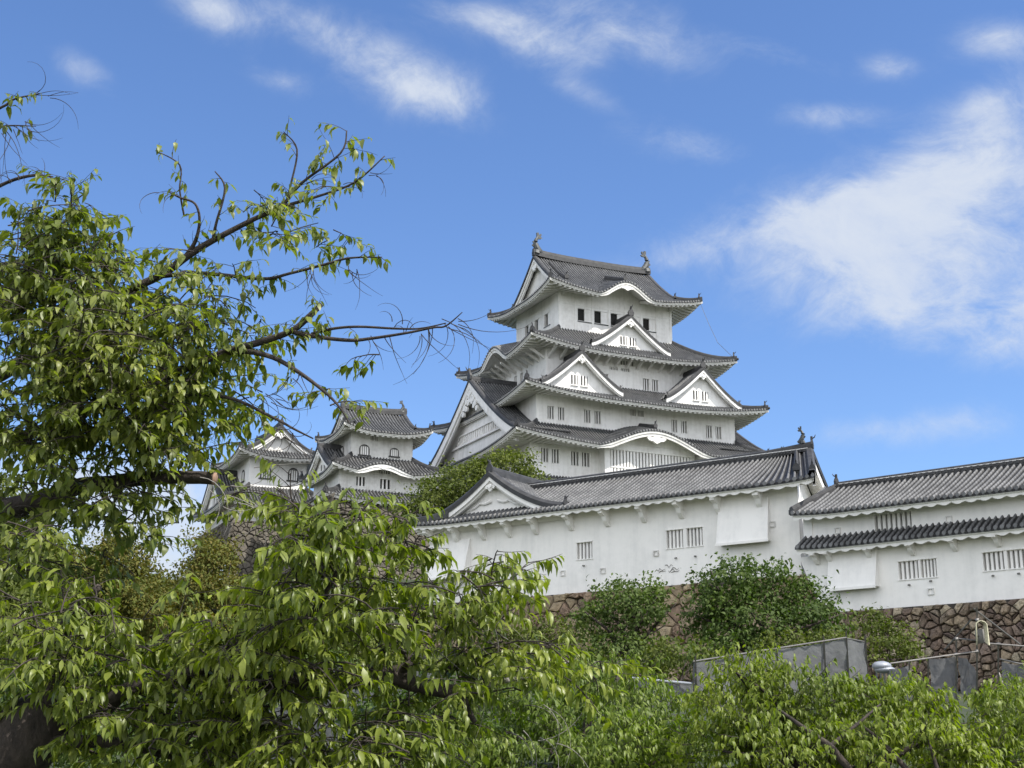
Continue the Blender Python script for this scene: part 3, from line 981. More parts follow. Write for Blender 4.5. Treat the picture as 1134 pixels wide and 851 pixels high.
# storey 2
W2 = []
for a0, z0 in ((-10.75, 33.95), (-6.5, 34.0), (4.0, 34.05), (8.35, 33.85)):
    W2 += [(a0, a0 + .72, z0, z0 + 1.35), (a0 + 1.2, a0 + 1.92, z0, z0 + 1.35)]
W2 += [(-1.1, -.35, 35.3, 36.0, 'vent'), (-.15, .6, 35.3, 36.0, 'vent')]
box_walls(keep, 12.05, 9.5, 32.0, 37.3, {'S': W2, 'W': [(2.5, 3.2, 34, 35.2), (5.2, 5.9, 34, 35.2)]})
roof2 = tier_roof(keep, 14.6, 12.3, 36.05, 9.7, 7.2, 38.85, 12.05, 9.5, 36.45, lift=1.0)
for cx in (-7.45, 7.3):
    gable(keep, 'S', cx, -11.0, -6.6, 41.05, 37.35, 4.75, p=1.25, recess=.75, windows=2, board=.35, fin=.85, pend=.8)
# storey 3
W3 = [(2.0, 2.75, 38.95, 40.25), (3.15, 3.9, 38.95, 40.25), (-3.0, -2.3, 39.0, 40.2), (-4.1, -3.4, 39.0, 40.2), (-2.1, -1.1, 40.75, 41.1, 'vent'), (-.7, .35, 40.75, 41.1, 'vent'), (-1.0, .9, 41.45, 42.0, 'lattice', 5)]
box_walls(keep, 9.7, 7.2, 37.4, 43.2, {'S': W3, 'W': [(-.5, .2, 39.7, 40.9), (1.0, 1.7, 39.7, 40.9)]})
roof3 = tier_roof(keep, 12.66, 9.65, 41.95, 7.15, 5.2, 45.25, 9.7, 7.2, 42.3, lift=1.05, kara={'W': kara_fn(.2, 3.7, 1.75), 'E': kara_fn(0, 3.7, 1.75)},
                  struts=[('S', 9.7, 1.9, [-9.4 + 1.34 * i for i in range(15)]), ('W', 7.2, 1.9, [-6.8 + 1.36 * i for i in range(11)])])
gable(keep, 'S', 0.0, -8.4, -4.6, 46.65, 43.25, 4.85, p=1.25, recess=.75, windows=2, board=.35, fin=.9, pend=.8)
# top storey
W4 = [(-4.8, -3.15, 46.45, 47.85, 'slide', .52), (-2.75, -1.1, 46.45, 47.85, 'slide', .52), (-.7, .95, 46.45, 47.85, 'slide', .52), (1.35, 3.0, 46.45, 47.85, 'slide', .52), (3.4, 5.0, 46.45, 47.85, 'slide', .52)]
box_walls(keep, 7.15, 5.2, 44.5, 50.25, {'S': W4, 'W': [(-3.0, -1.5, 46.3, 47.7, 'slide', .5), (-.6, .9, 46.3, 47.7, 'slide', .5), (1.8, 3.3, 46.3, 47.7, 'slide', .5)]})
# faint posts and rails of the plastered top storey
tm = MB()
pos = side_pos('S', 7.15, 5.2)
for s in (-6.98, -5.1, -2.95, -.9, 1.15, 3.2, 5.2, 6.98):
    sbox(tm, pos, s - .13, s + .13, .003, .05, 45.3, 50)
sbox(tm, pos, -7.1, 7.1, .003, .035, 48.15, 48.4)
kf4 = kara_fn(0, 3.7, 1.75)
tm.grid([[pos(-3.6 + .36 * i, .004, 49.4), pos(-3.6 + .36 * i, .004, 49.75 + .85 * kf4(-3.6 + .36 * i))] for i in range(21)])
tm.build('wall_posts', 'plaster', keep)
roof4 = irimoya(keep, 9.55, 7.9, 49.0, 7.5, 55.0, 7.15, 5.2, 49.5, lift=.95, k=.32, kara={'S': kara_fn(0, 3.7, 1.75), 'N': kara_fn(0, 3.7, 1.75)}, fishH=2.45)
pm = MB()
pm.prism([(a * .8, -7.8, 50.15 + b_ * .75) for a, b_ in prof], [(a * .8, -7.6, 50.15 + b_ * .75) for a, b_ in prof])
pm.build('pendant_ornament', 'plaster', roof4)
rg = MB()
rg.sweep([(-5.9, -.8, 54.1), (-5.85, -3.2, 52.05), (-5.8, -4.6, 51.2)], .4, .42); finial(rg, (-5.8, -4.6, 51.4), (0, -1, 0), .65)
rg.build('descending_ridge', 'ridge_tile', roof4)
rg = MB()
rg.sweep([(0, -3.0, 52.6), (0, -5.2, 51.75), (0, -7.3, 51.0)], .4, .42); finial(rg, (0, -7.3, 51.2), (0, -1, 0), .6)
rg.build('crest_ridge', 'ridge_tile', roof4)
wire = MB()
wire.tube([(9.4, -7.7, 49.6), (9.9, -8.4, 47.2), (10.6, -9.0, 44.9), (12.6, -9.6, 42.9)], .03, 4)
wire.build('lightning_wire', 'steel_pipe', keep)

# ------------------------------------------------------------------ small keeps
def arched_window(t, pos, s0, s1, z0, z1):
    m_ = MB()
    c, hw = (s0 + s1) / 2, (s1 - s0) / 2
    def ringpts(k, zl):
        pts = [(-hw * k, zl)] + [(-hw * k * math.cos(a), z0 + (z1 - z0) * .6 + (z1 - z0) * .4 * k * math.sin(a)) for a in [math.pi * i / 8 for i in range(9)]] + [(hw * k, zl)]
        return pts
    A, B_ = ringpts(1.18, z0), ringpts(1.0, z0)
    m_.grid([[pos(c + a, .005, z), pos(c + a, .09, z)] for a, z in A])
    m_.grid([[pos(c + a, .09, z) for a, z in A], [pos(c + a, .09, z) for a, z in B_]])
    m_.grid([[pos(c + a, .09, z), pos(c + a, .005, z)] for a, z in B_])
    sbox(m_, pos, c - hw * 1.5, c + hw * 1.5, .005, .12, z0 - .14, z0)
    w_ = m_.build('arched_window', 'recess_dark', t)
    pane = MB()
    pane.add([pos(c + a, .008, z) for a, z in B_], [tuple(range(len(B_)))])
    pane.build('window_recess', 'recess_grey', w_)
    bars = MB()
    for i in range(4):
        s = c - hw + 2 * hw * (i + .5) / 4
        sbox(bars, pos, s - .07, s + .07, .02, .05, z0, z0 + (z1 - z0) * .86)
    bars.build('window_bars', 'plaster', w_)

k2 = thing('small_keep', 'middle small white keep with arched windows and wave gable, left of the tall keep', 'castle keep', (-14.26, 142.95, 22.0), TH)
box_walls(k2, 6.0, 4.9, 22.0, 25.4)
tier_roof(k2, 7.0, 5.9, 24.9, 4.9, 4.0, 26.1, 6.0, 4.9, 25.0, lift=.4, plast='plaster_old')
box_walls(k2, 4.9, 4.0, 25.6, 28.45, {'S': [(-3.1, -2.2, 26.5, 27.45), (-.6, .45, 26.4, 27.4), (-.7, .4, 27.95, 28.3, 'vent'), (1.0, 2.1, 27.95, 28.3, 'vent')]}, 'plaster_old')
r_ = tier_roof(k2, 6.1, 5.5, 27.75, 3.3, 2.7, 29.75, 4.9, 4.0, 28.1, lift=.75, kara={'S': kara_fn(-.8, 3.5, .95)}, plast='plaster')
pm = MB(); pm.prism([(-.8 + a * .6, -5.42, 28.35 + b_ * .5) for a, b_ in prof], [(-.8 + a * .6, -5.25, 28.35 + b_ * .5) for a, b_ in prof]); pm.build('pendant_ornament', 'plaster', r_)
gable(k2, 'W', .5, -5.75, -2.5, 31.0, 28.3, 4.3, p=1.25, recess=.6, board=.4, fin=.6, pend=.6, windows=2)
box_walls(k2, 3.3, 2.7, 29.3, 32.85, {'S': [(-1.25, -.5, 31.5, 32.15, 'vent')]}, 'plaster_old')
pos = side_pos('S', 3.3, 2.7)
arched_window(k2, pos, -2.35, -1.45, 29.95, 30.95)
arched_window(k2, pos, .9, 1.7, 30.1, 30.9)
posw = side_pos('W', 3.3, 2.7)
arched_window(k2, posw, -.4, .4, 30.3, 31.2)
irimoya(k2, 4.75, 4.6, 32.05, 3.5, 35.1, 3.3, 2.7, 32.3, lift=.75, k=.32, fishH=1.25, sc=.72)

k3 = thing('small_keep', 'farthest left small white keep with front gable, behind cherry leaves and cut limb', 'castle keep', (-27.35, 156.4, 22.0), TH)
box_walls(k3, 5.2, 6.0, 22.0, 26.9, {'S': [(-.9, .1, 25.3, 26.4), (-3.4, -2.7, 25.3, 26.4)]}, 'plaster_old')
tier_roof(k3, 6.6, 7.2, 26.6, 3.2, 4.3, 29.0, 5.2, 6.0, 26.8, lift=.6, plast='plaster_old')
gable(k3, 'W', .8, -6.1, -2.5, 31.1, 27.2, 5.0, p=1.25, recess=.6, board=.4, fin=.6, pend=.6, windows=2)
box_walls(k3, 3.2, 4.3, 28.4, 33.0, None, 'plaster')
arched_window(k3, side_pos('S', 3.2, 4.3), 1.2, 2.2, 30.0, 31.3)
arched_window(k3, side_pos('S', 3.2, 4.3), -1.9, -.9, 30.0, 31.3)
arched_window(k3, side_pos('W', 3.2, 4.3), 1.6, 2.4, 29.9, 31.1)
irimoya(k3, 6.1, 4.9, 32.15, 4.9, 35.75, 4.3, 3.2, 32.3, lift=.75, k=.32, fishH=1.2, sc=.8, swap=True, fishes=False)

cor = thing('connecting_corridor', 'low white corridor with tiled roof between small and tall keeps', 'corridor', (-3.2, 148.3, 22.0), TH)
box_walls(cor, 7.0, 3.0, 22.0, 27.4, {'S': [(-4 + 2 * i, -3.2 + 2 * i, 25.2, 26.3) for i in range(4)]}, 'plaster_old')
tier_roof(cor, 8.0, 4.2, 27.0, 6.5, .25, 29.1, 7.0, 3.0, 27.2, lift=.4, plast='plaster_old')

# stone bases of the three keeps
ax, bx = Vector((math.cos(TH), math.sin(TH), 0)), Vector((-math.sin(TH), math.cos(TH), 0))
def koff(c, a, b_): return (c[0] + ax.x * a + bx.x * b_, c[1] + ax.y * a + bx.y * b_)
stone_wall('stone_base', 'grey stone rampart under the middle small keep, running behind the leaves', koff((-14.26, 142.95), 0, -5.2), TH, -6.4, 17.0, 12.0, 25.0, .62, 3.6, 'stone_grey', 3, ends=(14, 0))
stone_wall('stone_base', 'grey stone base under the farthest left small keep', koff((-27.35, 156.4), 0, -6.3), TH, -5.6, 6.6, 11.0, 24.9, .62, 3.6, 'stone_grey', 8, ends=(13, 0))
stone_wall('stone_base', 'high stone base beneath the tall keep, behind the long turret', koff((9.2, 154), 0, -11.3), TH, -14.4, 14.4, 10.0, 22.1, 1.2, 4.0, 'stone_grey', 13, ends=(22, 0))

# ------------------------------------------------------------------ long turrets in front
def gabled_roof(t, s0, s1, e0, z0, ridge_y, zr, wall_d, zs, per=.31, left_dmax=None, mat='tile_yagura', rows=10, sag=.12, verge=True, back=True, left_open=True):
    """long straight roof; front eave at y=e0, ridge at y=ridge_y"""
    D = ridge_y - e0
    L = s1 - s0
    def zf(s, d):
        x = d / D
        end = max(0.0, (s - (s1 - 3.0)) / 3.0); endl = max(0.0, ((s0 + 3.0) - s) / 3.0)
        return z0 + (zr - z0) * (.86 * x + .14 * x * x) + sag * (end ** 2 + endl ** 2) * (1 - .5 * x)
    mb = MB(); ev = MB()
    pf = lambda s, d, z: (s, e0 + d, z)
    dm = left_dmax or (lambda s: D)
    tile_panel(mb, s0, s1, per, RIB_NEAR, lambda s: min(D, dm(s)), zf, pf, rows=rows, capn=8)
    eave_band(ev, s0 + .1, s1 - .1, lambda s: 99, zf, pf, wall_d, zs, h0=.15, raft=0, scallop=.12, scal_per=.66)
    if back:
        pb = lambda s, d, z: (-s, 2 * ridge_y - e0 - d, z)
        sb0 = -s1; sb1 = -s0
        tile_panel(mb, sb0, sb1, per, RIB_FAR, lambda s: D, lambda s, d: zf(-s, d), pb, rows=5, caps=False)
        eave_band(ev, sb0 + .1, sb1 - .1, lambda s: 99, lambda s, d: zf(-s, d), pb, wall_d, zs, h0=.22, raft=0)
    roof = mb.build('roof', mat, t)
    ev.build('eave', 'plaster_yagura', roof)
    return roof, zf, D

TA = R(-35.3)
yA = thing('long_turret', 'long low white turret with grey tile roof and front gable, below the keep', 'turret', (0, 84, 9.3), TA)
def skew_end(x, y, z):   # the right end of this turret is cut askew
    w_ = min(1, max(0, (x - 15) / 3.5)); w_ = w_ * w_ * (3 - 2 * w_)
    dx = .9 - (y + 1.2) * .4545 if y < 3.2 else -1.1 - (y - 3.2) * .16
    return (x + dx * w_, y, z)
WARP = skew_end
AZ0, AZR, AE, ARY = 14.14, 16.5, -1.2, 3.2
def a_dm(s): return 4.4 if s >= -1.1 else min(1.5, max(0, s + 6.9) * .8 + .15)
roofA, zfA, DA = gabled_roof(yA, -6.9, 18.95, AE, AZ0, ARY, AZR, 1.2, 14.05, left_dmax=a_dm, sag=.16, back=False)
rb = MB()   # rear slope
tile_panel(rb, -18.95, 6.0, .31, RIB_FAR, lambda s: 4.4, lambda s, d: zfA(-s, d), lambda s, d, z: (-s, 2 * ARY - AE - d, z), rows=5, caps=False)
rb.build('rear_roof', 'tile_yagura', roofA)
holesA = [(4.55, 5.6, 11.32, 12.28), (10.42, 11.45, 11.45, 12.45), (11.68, 12.65, 11.45, 12.45)]
loops = [(3.6, 10.62), (6.3, 10.55), (9.75, 11.25), (16.6, 12.2)]
mb = MB()
posA = lambda s, out, z: (s, -out, z)
wall_face(mb, posA, -6.1, 17.9, 9.3, 14.45, holesA, .3)
mb.add([(17.9, 0, 9.3), (17.9, 6.4, 9.3), (17.9, 6.4, 14.4), (17.9, 3.2, 16.2), (17.9, 0, 14.45)], [(0, 1, 2, 3, 4)])
mb.add([(-6.1, 0, 9.3), (-6.1, 6.4, 9.3), (-6.1, 6.4, 14.4), (-6.1, 0, 14.4)], [(0, 1, 2, 3)])
mb.add([(-6.1, 6.4, 9.3), (17.9, 6.4, 9.3), (17.9, 6.4, 14.4), (-6.1, 6.4, 14.4)], [(0, 1, 2, 3)])
# corner pilaster and foot flare
mb.box(17.5, 17.96, -.07, .2, 9.3, 14.2)
wallA = mb.build('wall', 'plaster_yagura', yA)
for h in holesA: lattice_window(yA, posA, h, 4, 'plaster_yagura', 'recess_pale', .3, .5, .05)
def loophole(t, pos, s, z, sz=.16):
    m_ = MB()
    for (a, b_, c, d) in ((-sz, sz, sz * .7, sz), (-sz, sz, -sz, -sz * .7), (-sz, -sz * .7, -sz * .7, sz * .7), (sz * .7, sz, -sz * .7, sz * .7)):
        sbox(m_, pos, s + a, s + b_, .003, .07, z + c, z + d)
    m_.build('loophole', 'plaster_old', t)
for s, z in loops: loophole(yA, posA, s, z)
for s, z in ((-5.2, 11.5),) : pass
for s, z in ((5.05, 10.95), (11.0, 10.9), (12.2, 10.9)):
    m_ = MB(); m_.tube([posA(s, -.02, z), posA(s, .16, z - .03)], .05, 6); m_.build('drain_spout', 'recess_grey', yA)
for s in (-5.95, -3.99, -2.0, -.1, 1.8, 4.25, 6.7, 9.1, 11.45, 13.75, 16.1):
    m_ = MB()
    prof_b = [(0, 13.0), (.16, 13.05), (.42, 13.28), (.55, 13.55), (.95, 13.68), (.95, 13.88), (0, 13.95)]
    m_.prism([posA(s - .13, o_, z) for o_, z in prof_b], [posA(s + .13, o_, z) for o_, z in prof_b])
    m_.build('bracket', 'plaster_yagura', yA)

def flap(t, pos, s0, s1, zt, zb_, out, name, mat='plaster_yagura', skirt=.0):
    m_ = MB()
    # slanted board with side cheeks, a batten along the bottom
    m_.prism([pos(s0, .01, zt), pos(s1, .01, zt), pos(s1, .09, zt), pos(s0, .09, zt)], [pos(s0 - skirt, out - .09, zb_), pos(s1, out - .09, zb_), pos(s1, out, zb_), pos(s0 - skirt, out, zb_)])
    for s in (s0 + .0, s1 - .06):
        m_.prism([pos(s, .0, zt), pos(s, .0, zb_ + .02), pos(s, out - .1, zb_ + .02)], [pos(s + .06, .0, zt), pos(s + .06, .0, zb_ + .02), pos(s + .06, out - .1, zb_ + .02)])
    sbox(m_, pos, s0 - skirt - .03, s1 + .03, out - .02, out + .05, zb_ - .07, zb_ + .07)
    o_ = m_.build(name, mat, t)
    d_ = MB(); d_.add([pos(s0, .0 + .01, zb_ + .1), pos(s1, .01, zb_ + .1), pos(s1, out - .1, zb_ + .1), pos(s0, out - .1, zb_ + .1)], [(0, 1, 2, 3)])
    d_.build('dark_gap', 'recess_dark', o_)
    return o_
flap(yA, posA, -6.1, -3.05, 13.2, 10.85, .8, 'stone_drop_hatch', skirt=.12)
flap(yA, posA, 13.75, 16.5, 13.9, 11.3, .62, 'hinged_shutter')

# ridge, wing gable, right verge
rm = MB()
rm.sweep([(-1.0 + (18.9 + 1.0) * i / 10, ARY, AZR + .02 + .22 * max(0, i / 10 - .7) ** 2 * 10) for i in range(11)], .46, .40)
for i in range(60):   # rows of round end tiles under the ridge cap
    s = -.9 + i * .33
    rm.box(s - .07, s + .07, ARY - .30, ARY - .24, AZR + .05, AZR + .2)
mrA = rm.build('main_ridge', 'ridge_tile', roofA)
rj = MB(); rj.grid([[(-.9 + 19.6 * i / 16, ARY - .245, AZR + .20 + z_) for z_ in (0, .045)] for i in range(17)]); rj.build('ridge_joint', 'plaster_old', roofA)
gA = gable(yA, 'S', -1.14, -.75, 7.4, 16.85, 14.3, 5.6, p=1.75, recess=.6, per=.31, mat='tile_yagura', board=.3, fin=.62, plast='plaster_yagura', ribs=RIB_NEAR, pend=.62)
cr = MB()   # relief waves in the wing gable
for sg in (-1, 1):
    cr.tube([(-1.14 + sg * x, -.22, 15.25 + z) for x, z in ((.25, .05), (.7, -.08), (1.1, -.02), (1.5, -.25), (2.0, -.38))], [.10, .09, .08, .08, .05], 6)
cr.build('gable_relief', 'plaster_yagura', gA)
hm = MB(); hm.sweep([(-6.85, -1.15, zfA(-6.85, 0) + .02), (-5.6, -.95, 14.42), (-4.2, -.7, 14.62)], .34, .34); finial(hm, (-6.7, -1.1, 14.45), (-1, -.6, 0), .45)
hm.build('hip_ridge', 'ridge_tile', roofA)
# right gable end
vm = MB(); bb = MB()
XE = 18.95
for sg in (-1, 1):
    rows = []; r1 = []; r2 = []
    for i in range(11):
        d = DA * (1 - i / 10); y = ARY + sg * (DA * i / 10)
        z = zfA(XE, d)
        rows.append([(XE + dx, y, z + dz_) for dx, dz_ in ((.05, -.14), (.08, .12), (-.05, .28), (-.32, .28), (-.42, .08))])
        r1.append([(XE - .02, y, z - .08), (XE - .02, y, z - .55), (XE - .18, y, z - .55), (XE - .18, y, z - .08)])
        r2.append([(XE - .12, y, z - .16), (17.85, y, z - .16)])
    vm.grid(rows); bb.grid(r1, closed=True); bb.grid(r2)
    finial(vm, (XE - .15, ARY + sg * (DA - .3), zfA(XE, .3) + .2), (0, sg, 0), .5)
finial(vm, (XE, ARY, AZR + .3), (1, 0, 0), .6)
# descending ridge on the front slope near the verge
vm.sweep([(XE - 1.0, ARY - .3, zfA(XE - 1, DA - .3) + .05), (XE - 1.0, AE + 1.2, zfA(XE - 1, 1.2) + .05)], .3, .32)
finial(vm, (XE - 1.0, AE + 1.15, zfA(XE - 1, 1.2) + .2), (0, -1, 0), .5)
vm.build('verge_ridge', 'ridge_tile', roofA)
dg = []
for i in range(14):
    a = 2 * math.pi * i / 14
    dg.append((ARY + .5 * math.cos(a), 15.35 + .5 * math.sin(a)))
bb.prism([(XE - .2, y, z) for y, z in dg], [(XE - .02, y, z) for y, z in dg])
bb.build('bargeboard', 'plaster_yagura', roofA)
fm = MB(); fish(fm, (XE - .55, ARY, AZR + .6), (-1, 0, 0), .95); fm.build('ridge_fish', 'bronze_tile', roofA)

WARP = None
TB = R(-40.2)
yB = thing('long_turret', 'two storey white turret at right edge with a narrow tiled middle eave', 'turret', (21, 67.2, 7.2), TB)
BX1 = 14.0
roofB, zfB, DB = gabled_roof(yB, -8.15, BX1, -1.0, 12.2, 2.6, 14.05, 1.0, 12.2, sag=.14)
holesB = [(-4.03, -2.1, 10.95, 11.92), (5.4, 7.3, 10.95, 11.92)]
holesB2 = [(-2.92, -1.9, 8.63, 9.5), (-1.78, -.98, 8.63, 9.5), (1.3, 2.3, 8.7, 9.55), (2.45, 3.45, 8.7, 9.55), (7, 8, 8.7, 9.55)]
posB = lambda s, out, z: (s, -out, z)
mb = MB()
wall_face(mb, posB, -7.75, BX1 - .8, 10.2, 12.5, holesB, .3)
# lower wall stands a hand's breadth forward and follows the sloping stone at its left end
posB2 = lambda s, out, z: (s, -out - .06, z)
wall_face(mb, posB2, -5.95, BX1 - .8, 7.2, 10.2, holesB2, .3)
mb.add([posB2(s, 0, z) for s, z in ((-8.2, 10.2), (-8.15, 9.9), (-7.8, 8.9), (-7.35, 7.95), (-5.95, 7.2), (-5.95, 10.2))], [(0, 1, 2, 3, 4, 5)])
mb.add([(-7.75, 0, 10.2), (-7.75, 5.2, 10.2), (-7.75, 5.2, 12.5), (-7.75, 2.6, 13.6), (-7.75, 0, 12.5)], [(0, 1, 2, 3, 4)])
mb.add([(-8.2, -.06, 10.2), (-8.15, -.06, 9.9), (-7.8, -.06, 8.9), (-7.35, -.06, 7.9), (-7.35, 5, 7.9), (-8.2, 5, 10.2)], [(0, 1, 2, 3, 4, 5)])
mb.add([(BX1 - .8, -.06, 7.2), (BX1 - .8, 5.2, 7.2), (BX1 - .8, 5.2, 12.5), (BX1 - .8, 2.6, 13.7), (BX1 - .8, -.06, 12.5)], [(0, 1, 2, 3, 4)])
mb.add([(-7.75, 5.2, 7.2), (BX1 - .8, 5.2, 7.2), (BX1 - .8, 5.2, 12.5), (-7.75, 5.2, 12.5)], [(0, 1, 2, 3)])
mb.box(-7.95, -7.45, -.05, .2, 10.3, 12.3)
mb.build('wall', 'plaster_yagura', yB)
lattice_window(yB, posB, holesB[0], 7, 'plaster_yagura', 'recess_pale', .3, .55, .05)
lattice_window(yB, posB, holesB[1], 7, 'plaster_yagura', 'recess_pale', .3, .55, .05)
for h in holesB2: lattice_window(yB, posB2, h, 4, 'plaster_yagura', 'recess_pale', .3, .5, .05)
# middle eave
mm = MB(); me2 = MB()
zm = lambda s, d: 10.5 + .62 * d + .1 * max(0, (-6 - s) / 2) ** 2
tile_panel(mm, -8.0, BX1 - .3, .31, RIB_NEAR, lambda s: .95, zm, lambda s, d, z: (s, -.95 + d, z), rows=4, capn=8)
mr = mm.build('middle_eave', 'tile_yagura', yB)
eave_band(me2, -7.95, BX1 - .4, lambda s: 99, zm, lambda s, d, z: (s, -.95 + d, z), .88, 10.42, h0=.15, raft=0, scallop=.12, scal_per=.66)
me2.build('eave', 'plaster_yagura', mr)
for s in (-7.2, -6.45, -4.3, -2.1, .05, 2.15, 4.3, 6.4, 8.5):
    m_ = MB()
    prof_b = [(0, 9.72), (.14, 9.75), (.36, 9.92), (.46, 10.06), (.74, 10.13), (.74, 10.3), (0, 10.36)]
    m_.prism([posB2(s - .11, o_, z) for o_, z in prof_b], [posB2(s + .11, o_, z) for o_, z in prof_b])
    m_.build('bracket', 'plaster_yagura', yB)
flap(yB, posB2, -6.55, -3.95, 10.33, 8.36, .5, 'hinged_shutter')
loophole(yB, posB2, -1.35, 7.95); loophole(yB, posB, -6.05, 11.35); loophole(yB, posB, -.2, 11.3)
for s, z in ((-2.4, 8.35), (-1.3, 8.45), (1.75, 8.45), (2.95, 8.45)):
    m_ = MB(); m_.tube([posB2(s, -.02, z), posB2(s, .16, z - .03)], .05, 6); m_.build('drain_spout', 'recess_grey', yB)
rm = MB()
rm.sweep([(-7.2 + (BX1 + 7.2) * i / 10, 2.6, 14.02) for i in range(11)], .46, .36)
for i in range(62):
    s = -7.1 + i * .33
    rm.box(s - .07, s + .07, 2.30, 2.36, 14.05, 14.2)
finial(rm, (-7.3, 2.6, 14.3), (-1, 0, 0), .5)
rm.sweep([(-8.1, -.95, zfB(-8.1, 0.05) + .03), (-7.8, .6, zfB(-7.8, 1.6) + .05), (-7.3, 2.5, 14.0)], .34, .3)
rm.build('main_ridge', 'ridge_tile', roofB)
rj = MB(); rj.grid([[(-7.1 + (BX1 + 7) * i / 16, 2.6 - .245, 14.19 + z_) for z_ in (0, .045)] for i in range(17)]); rj.build('ridge_joint', 'plaster_old', roofB)

# ramparts under the turrets
stone_wall('stone_wall', 'brown stone rampart under the long turret with the front gable', (0, 84), TA, -6.6, 21.5, 2.6, 9.42, .95, 1.8, 'stone_tan', 21, ends=(6, 0), sq=.62, b0=-.12, bulge=.30)
stone_wall('stone_wall', 'reddish rough stone rampart under the two storey turret at right edge', (21, 67.2), TB, -9.0, 14, 1.6, 7.3, .50, 1.5, 'stone_red', 34, sq=.8, b0=-.16, bulge=.28)
# ------------------------------------------------------------------ vegetation
def crom(pts, n=5):
    P = [pts[0]] + list(pts) + [pts[-1]]
    out = []
    for i in range(1, len(P) - 2):
        for k in range(n):
            t_ = k / n
            p0, p1, p2, p3 = P[i - 1], P[i], P[i + 1], P[i + 2]
            out.append(tuple(.5 * ((2 * b_) + (-a + c) * t_ + (2 * a - 5 * b_ + 4 * c - d) * t_ ** 2 + (-a + 3 * b_ - 3 * c + d) * t_ ** 3) for a, b_, c, d in zip(p0, p1, p2, p3)))
    out.append(tuple(pts[-1]))
    return out

def limb_px(mb, pts, jit=.0, n=7, pale=None):
    """pts: (u, v, distance, radius in m) along a branch seen in the garden; returns world polyline"""
    sm = crom(pts, 5)
    P = []; rr = []
    for (u, v, Y, r) in sm:
        p = at(u, v, Y)
        if jit: p = p + Vector((random.uniform(-jit, jit), random.uniform(-jit, jit), random.uniform(-jit, jit)))
        P.append(p); rr.append(max(.002, r))
    mb.tube(P, rr, n)
    return list(zip(P, rr))

LEAFV = [(0, 0, 0), (.32, -.19, .035), (.33, 0, .0), (.32, .19, .035), (.66, -.15, -.06), (.67, 0, -.10), (.66, .15, -.06), (.95, 0, -.33)]
LEAFF = [(0, 1, 2), (0, 2, 3), (1, 4, 5, 2), (2, 5, 6, 3), (4, 7, 5), (5, 7, 6)]
def leaves_mesh(name, base, dirs, normals, length, mat, parent, wide=1.0):
    base, dirs, normals, length = (np.asarray(a, dtype=np.float64) for a in (base, dirs, normals, length))
    d = dirs / np.linalg.norm(dirs, axis=1, keepdims=True)
    s = np.cross(d, normals); s /= np.linalg.norm(s, axis=1, keepdims=True) + 1e-9
    nrm = np.cross(s, d)
    L = np.array(LEAFV)
    W = rng.uniform(.65, 1.3, len(base)) * wide
    C = rng.uniform(.1, 2.0, len(base))
    V = (base[:, None] + length[:, None, None] * (L[None, :, 0, None] * d[:, None] + (L[None, :, 1] * W[:, None])[..., None] * s[:, None] + (L[None, :, 2] * C[:, None])[..., None] * nrm[:, None]))
    N = len(base)
    flat = np.array([i for f in LEAFF for i in f]); sz = [len(f) for f in LEAFF]
    F = (flat[None] + 8 * np.arange(N)[:, None]).ravel()
    return mesh_np(name, V.reshape(-1, 3), F, np.tile(sz, N), mat, parent)

class Sprigs:
    """twigs with drooping leaves, gathered per tree"""
    def __init__(self, leaf_len=.1):
        self.b = []; self.d = []; self.n = []; self.l = []; self.tw = MB(); self.L = leaf_len
    def sprig(self, P, D, length, nl, droop=.75, twig=True, r=.003):
        P = Vector(P); D = Vector(D).normalized()
        pts = [P]; d = D.copy()
        seg = 4
        for i in range(seg):
            d = (d + Vector((random.uniform(-.25, .25), random.uniform(-.25, .25), random.uniform(-.22, .14)))).normalized()
            pts.append(pts[-1] + d * length / seg)
        if twig: self.tw.tube(pts, [r, r * .85, r * .7, r * .55, r * .4], 3, cap=False)
        for k in range(nl):
            f = (.25 + .75 * (k + random.random() * .6) / nl) * seg
            i = min(seg - 1, int(f)); q = pts[i].lerp(pts[i + 1], min(1, f - i))
            side = d.cross(Vector((0, 0, 1)))
            if side.length < .1: side = Vector((1, 0, 0))
            side.normalize()
            o = side * random.uniform(-1, 1) + d * random.uniform(.1, .9) + Vector((random.uniform(-.3, .3), random.uniform(-.3, .3), 0))
            o.z = 0; o = o.normalized() if o.length > .05 else side
            dr = min(1, max(.0, droop + random.gauss(0, .18)))
            ld = (o * (1 - dr) * 1.3 + Vector((0, 0, -1)) * dr).normalized()
            nm = (o * .8 * dr + Vector((0, 0, 1)) * (1.25 - dr) + Vector((random.uniform(-.35, .35), random.uniform(-.35, .35), random.uniform(-.1, .3))))
            self.b.append(q[:]); self.d.append(ld[:]); self.n.append(nm[:]); self.l.append(self.L * random.choice((.55, .75, .9, 1.0, 1.1, 1.25)) * random.uniform(.88, 1.12))
    def build(self, parent, mat, twigmat='bark', wide=1.0, label=None):
        return leaves_mesh('crown', self.b, self.d, self.n, self.l, mat, parent, wide)

def mb_world(mb, name, mat, parent, smooth=True):
    """mesh given in world coordinates, parented to an unrotated thing"""
    if parent is not None:
        l = parent.location
        mb.v = [(x - l.x, y - l.y, z) for x, y, z in mb.v]
    return mb.build(name, mat, parent, smooth)

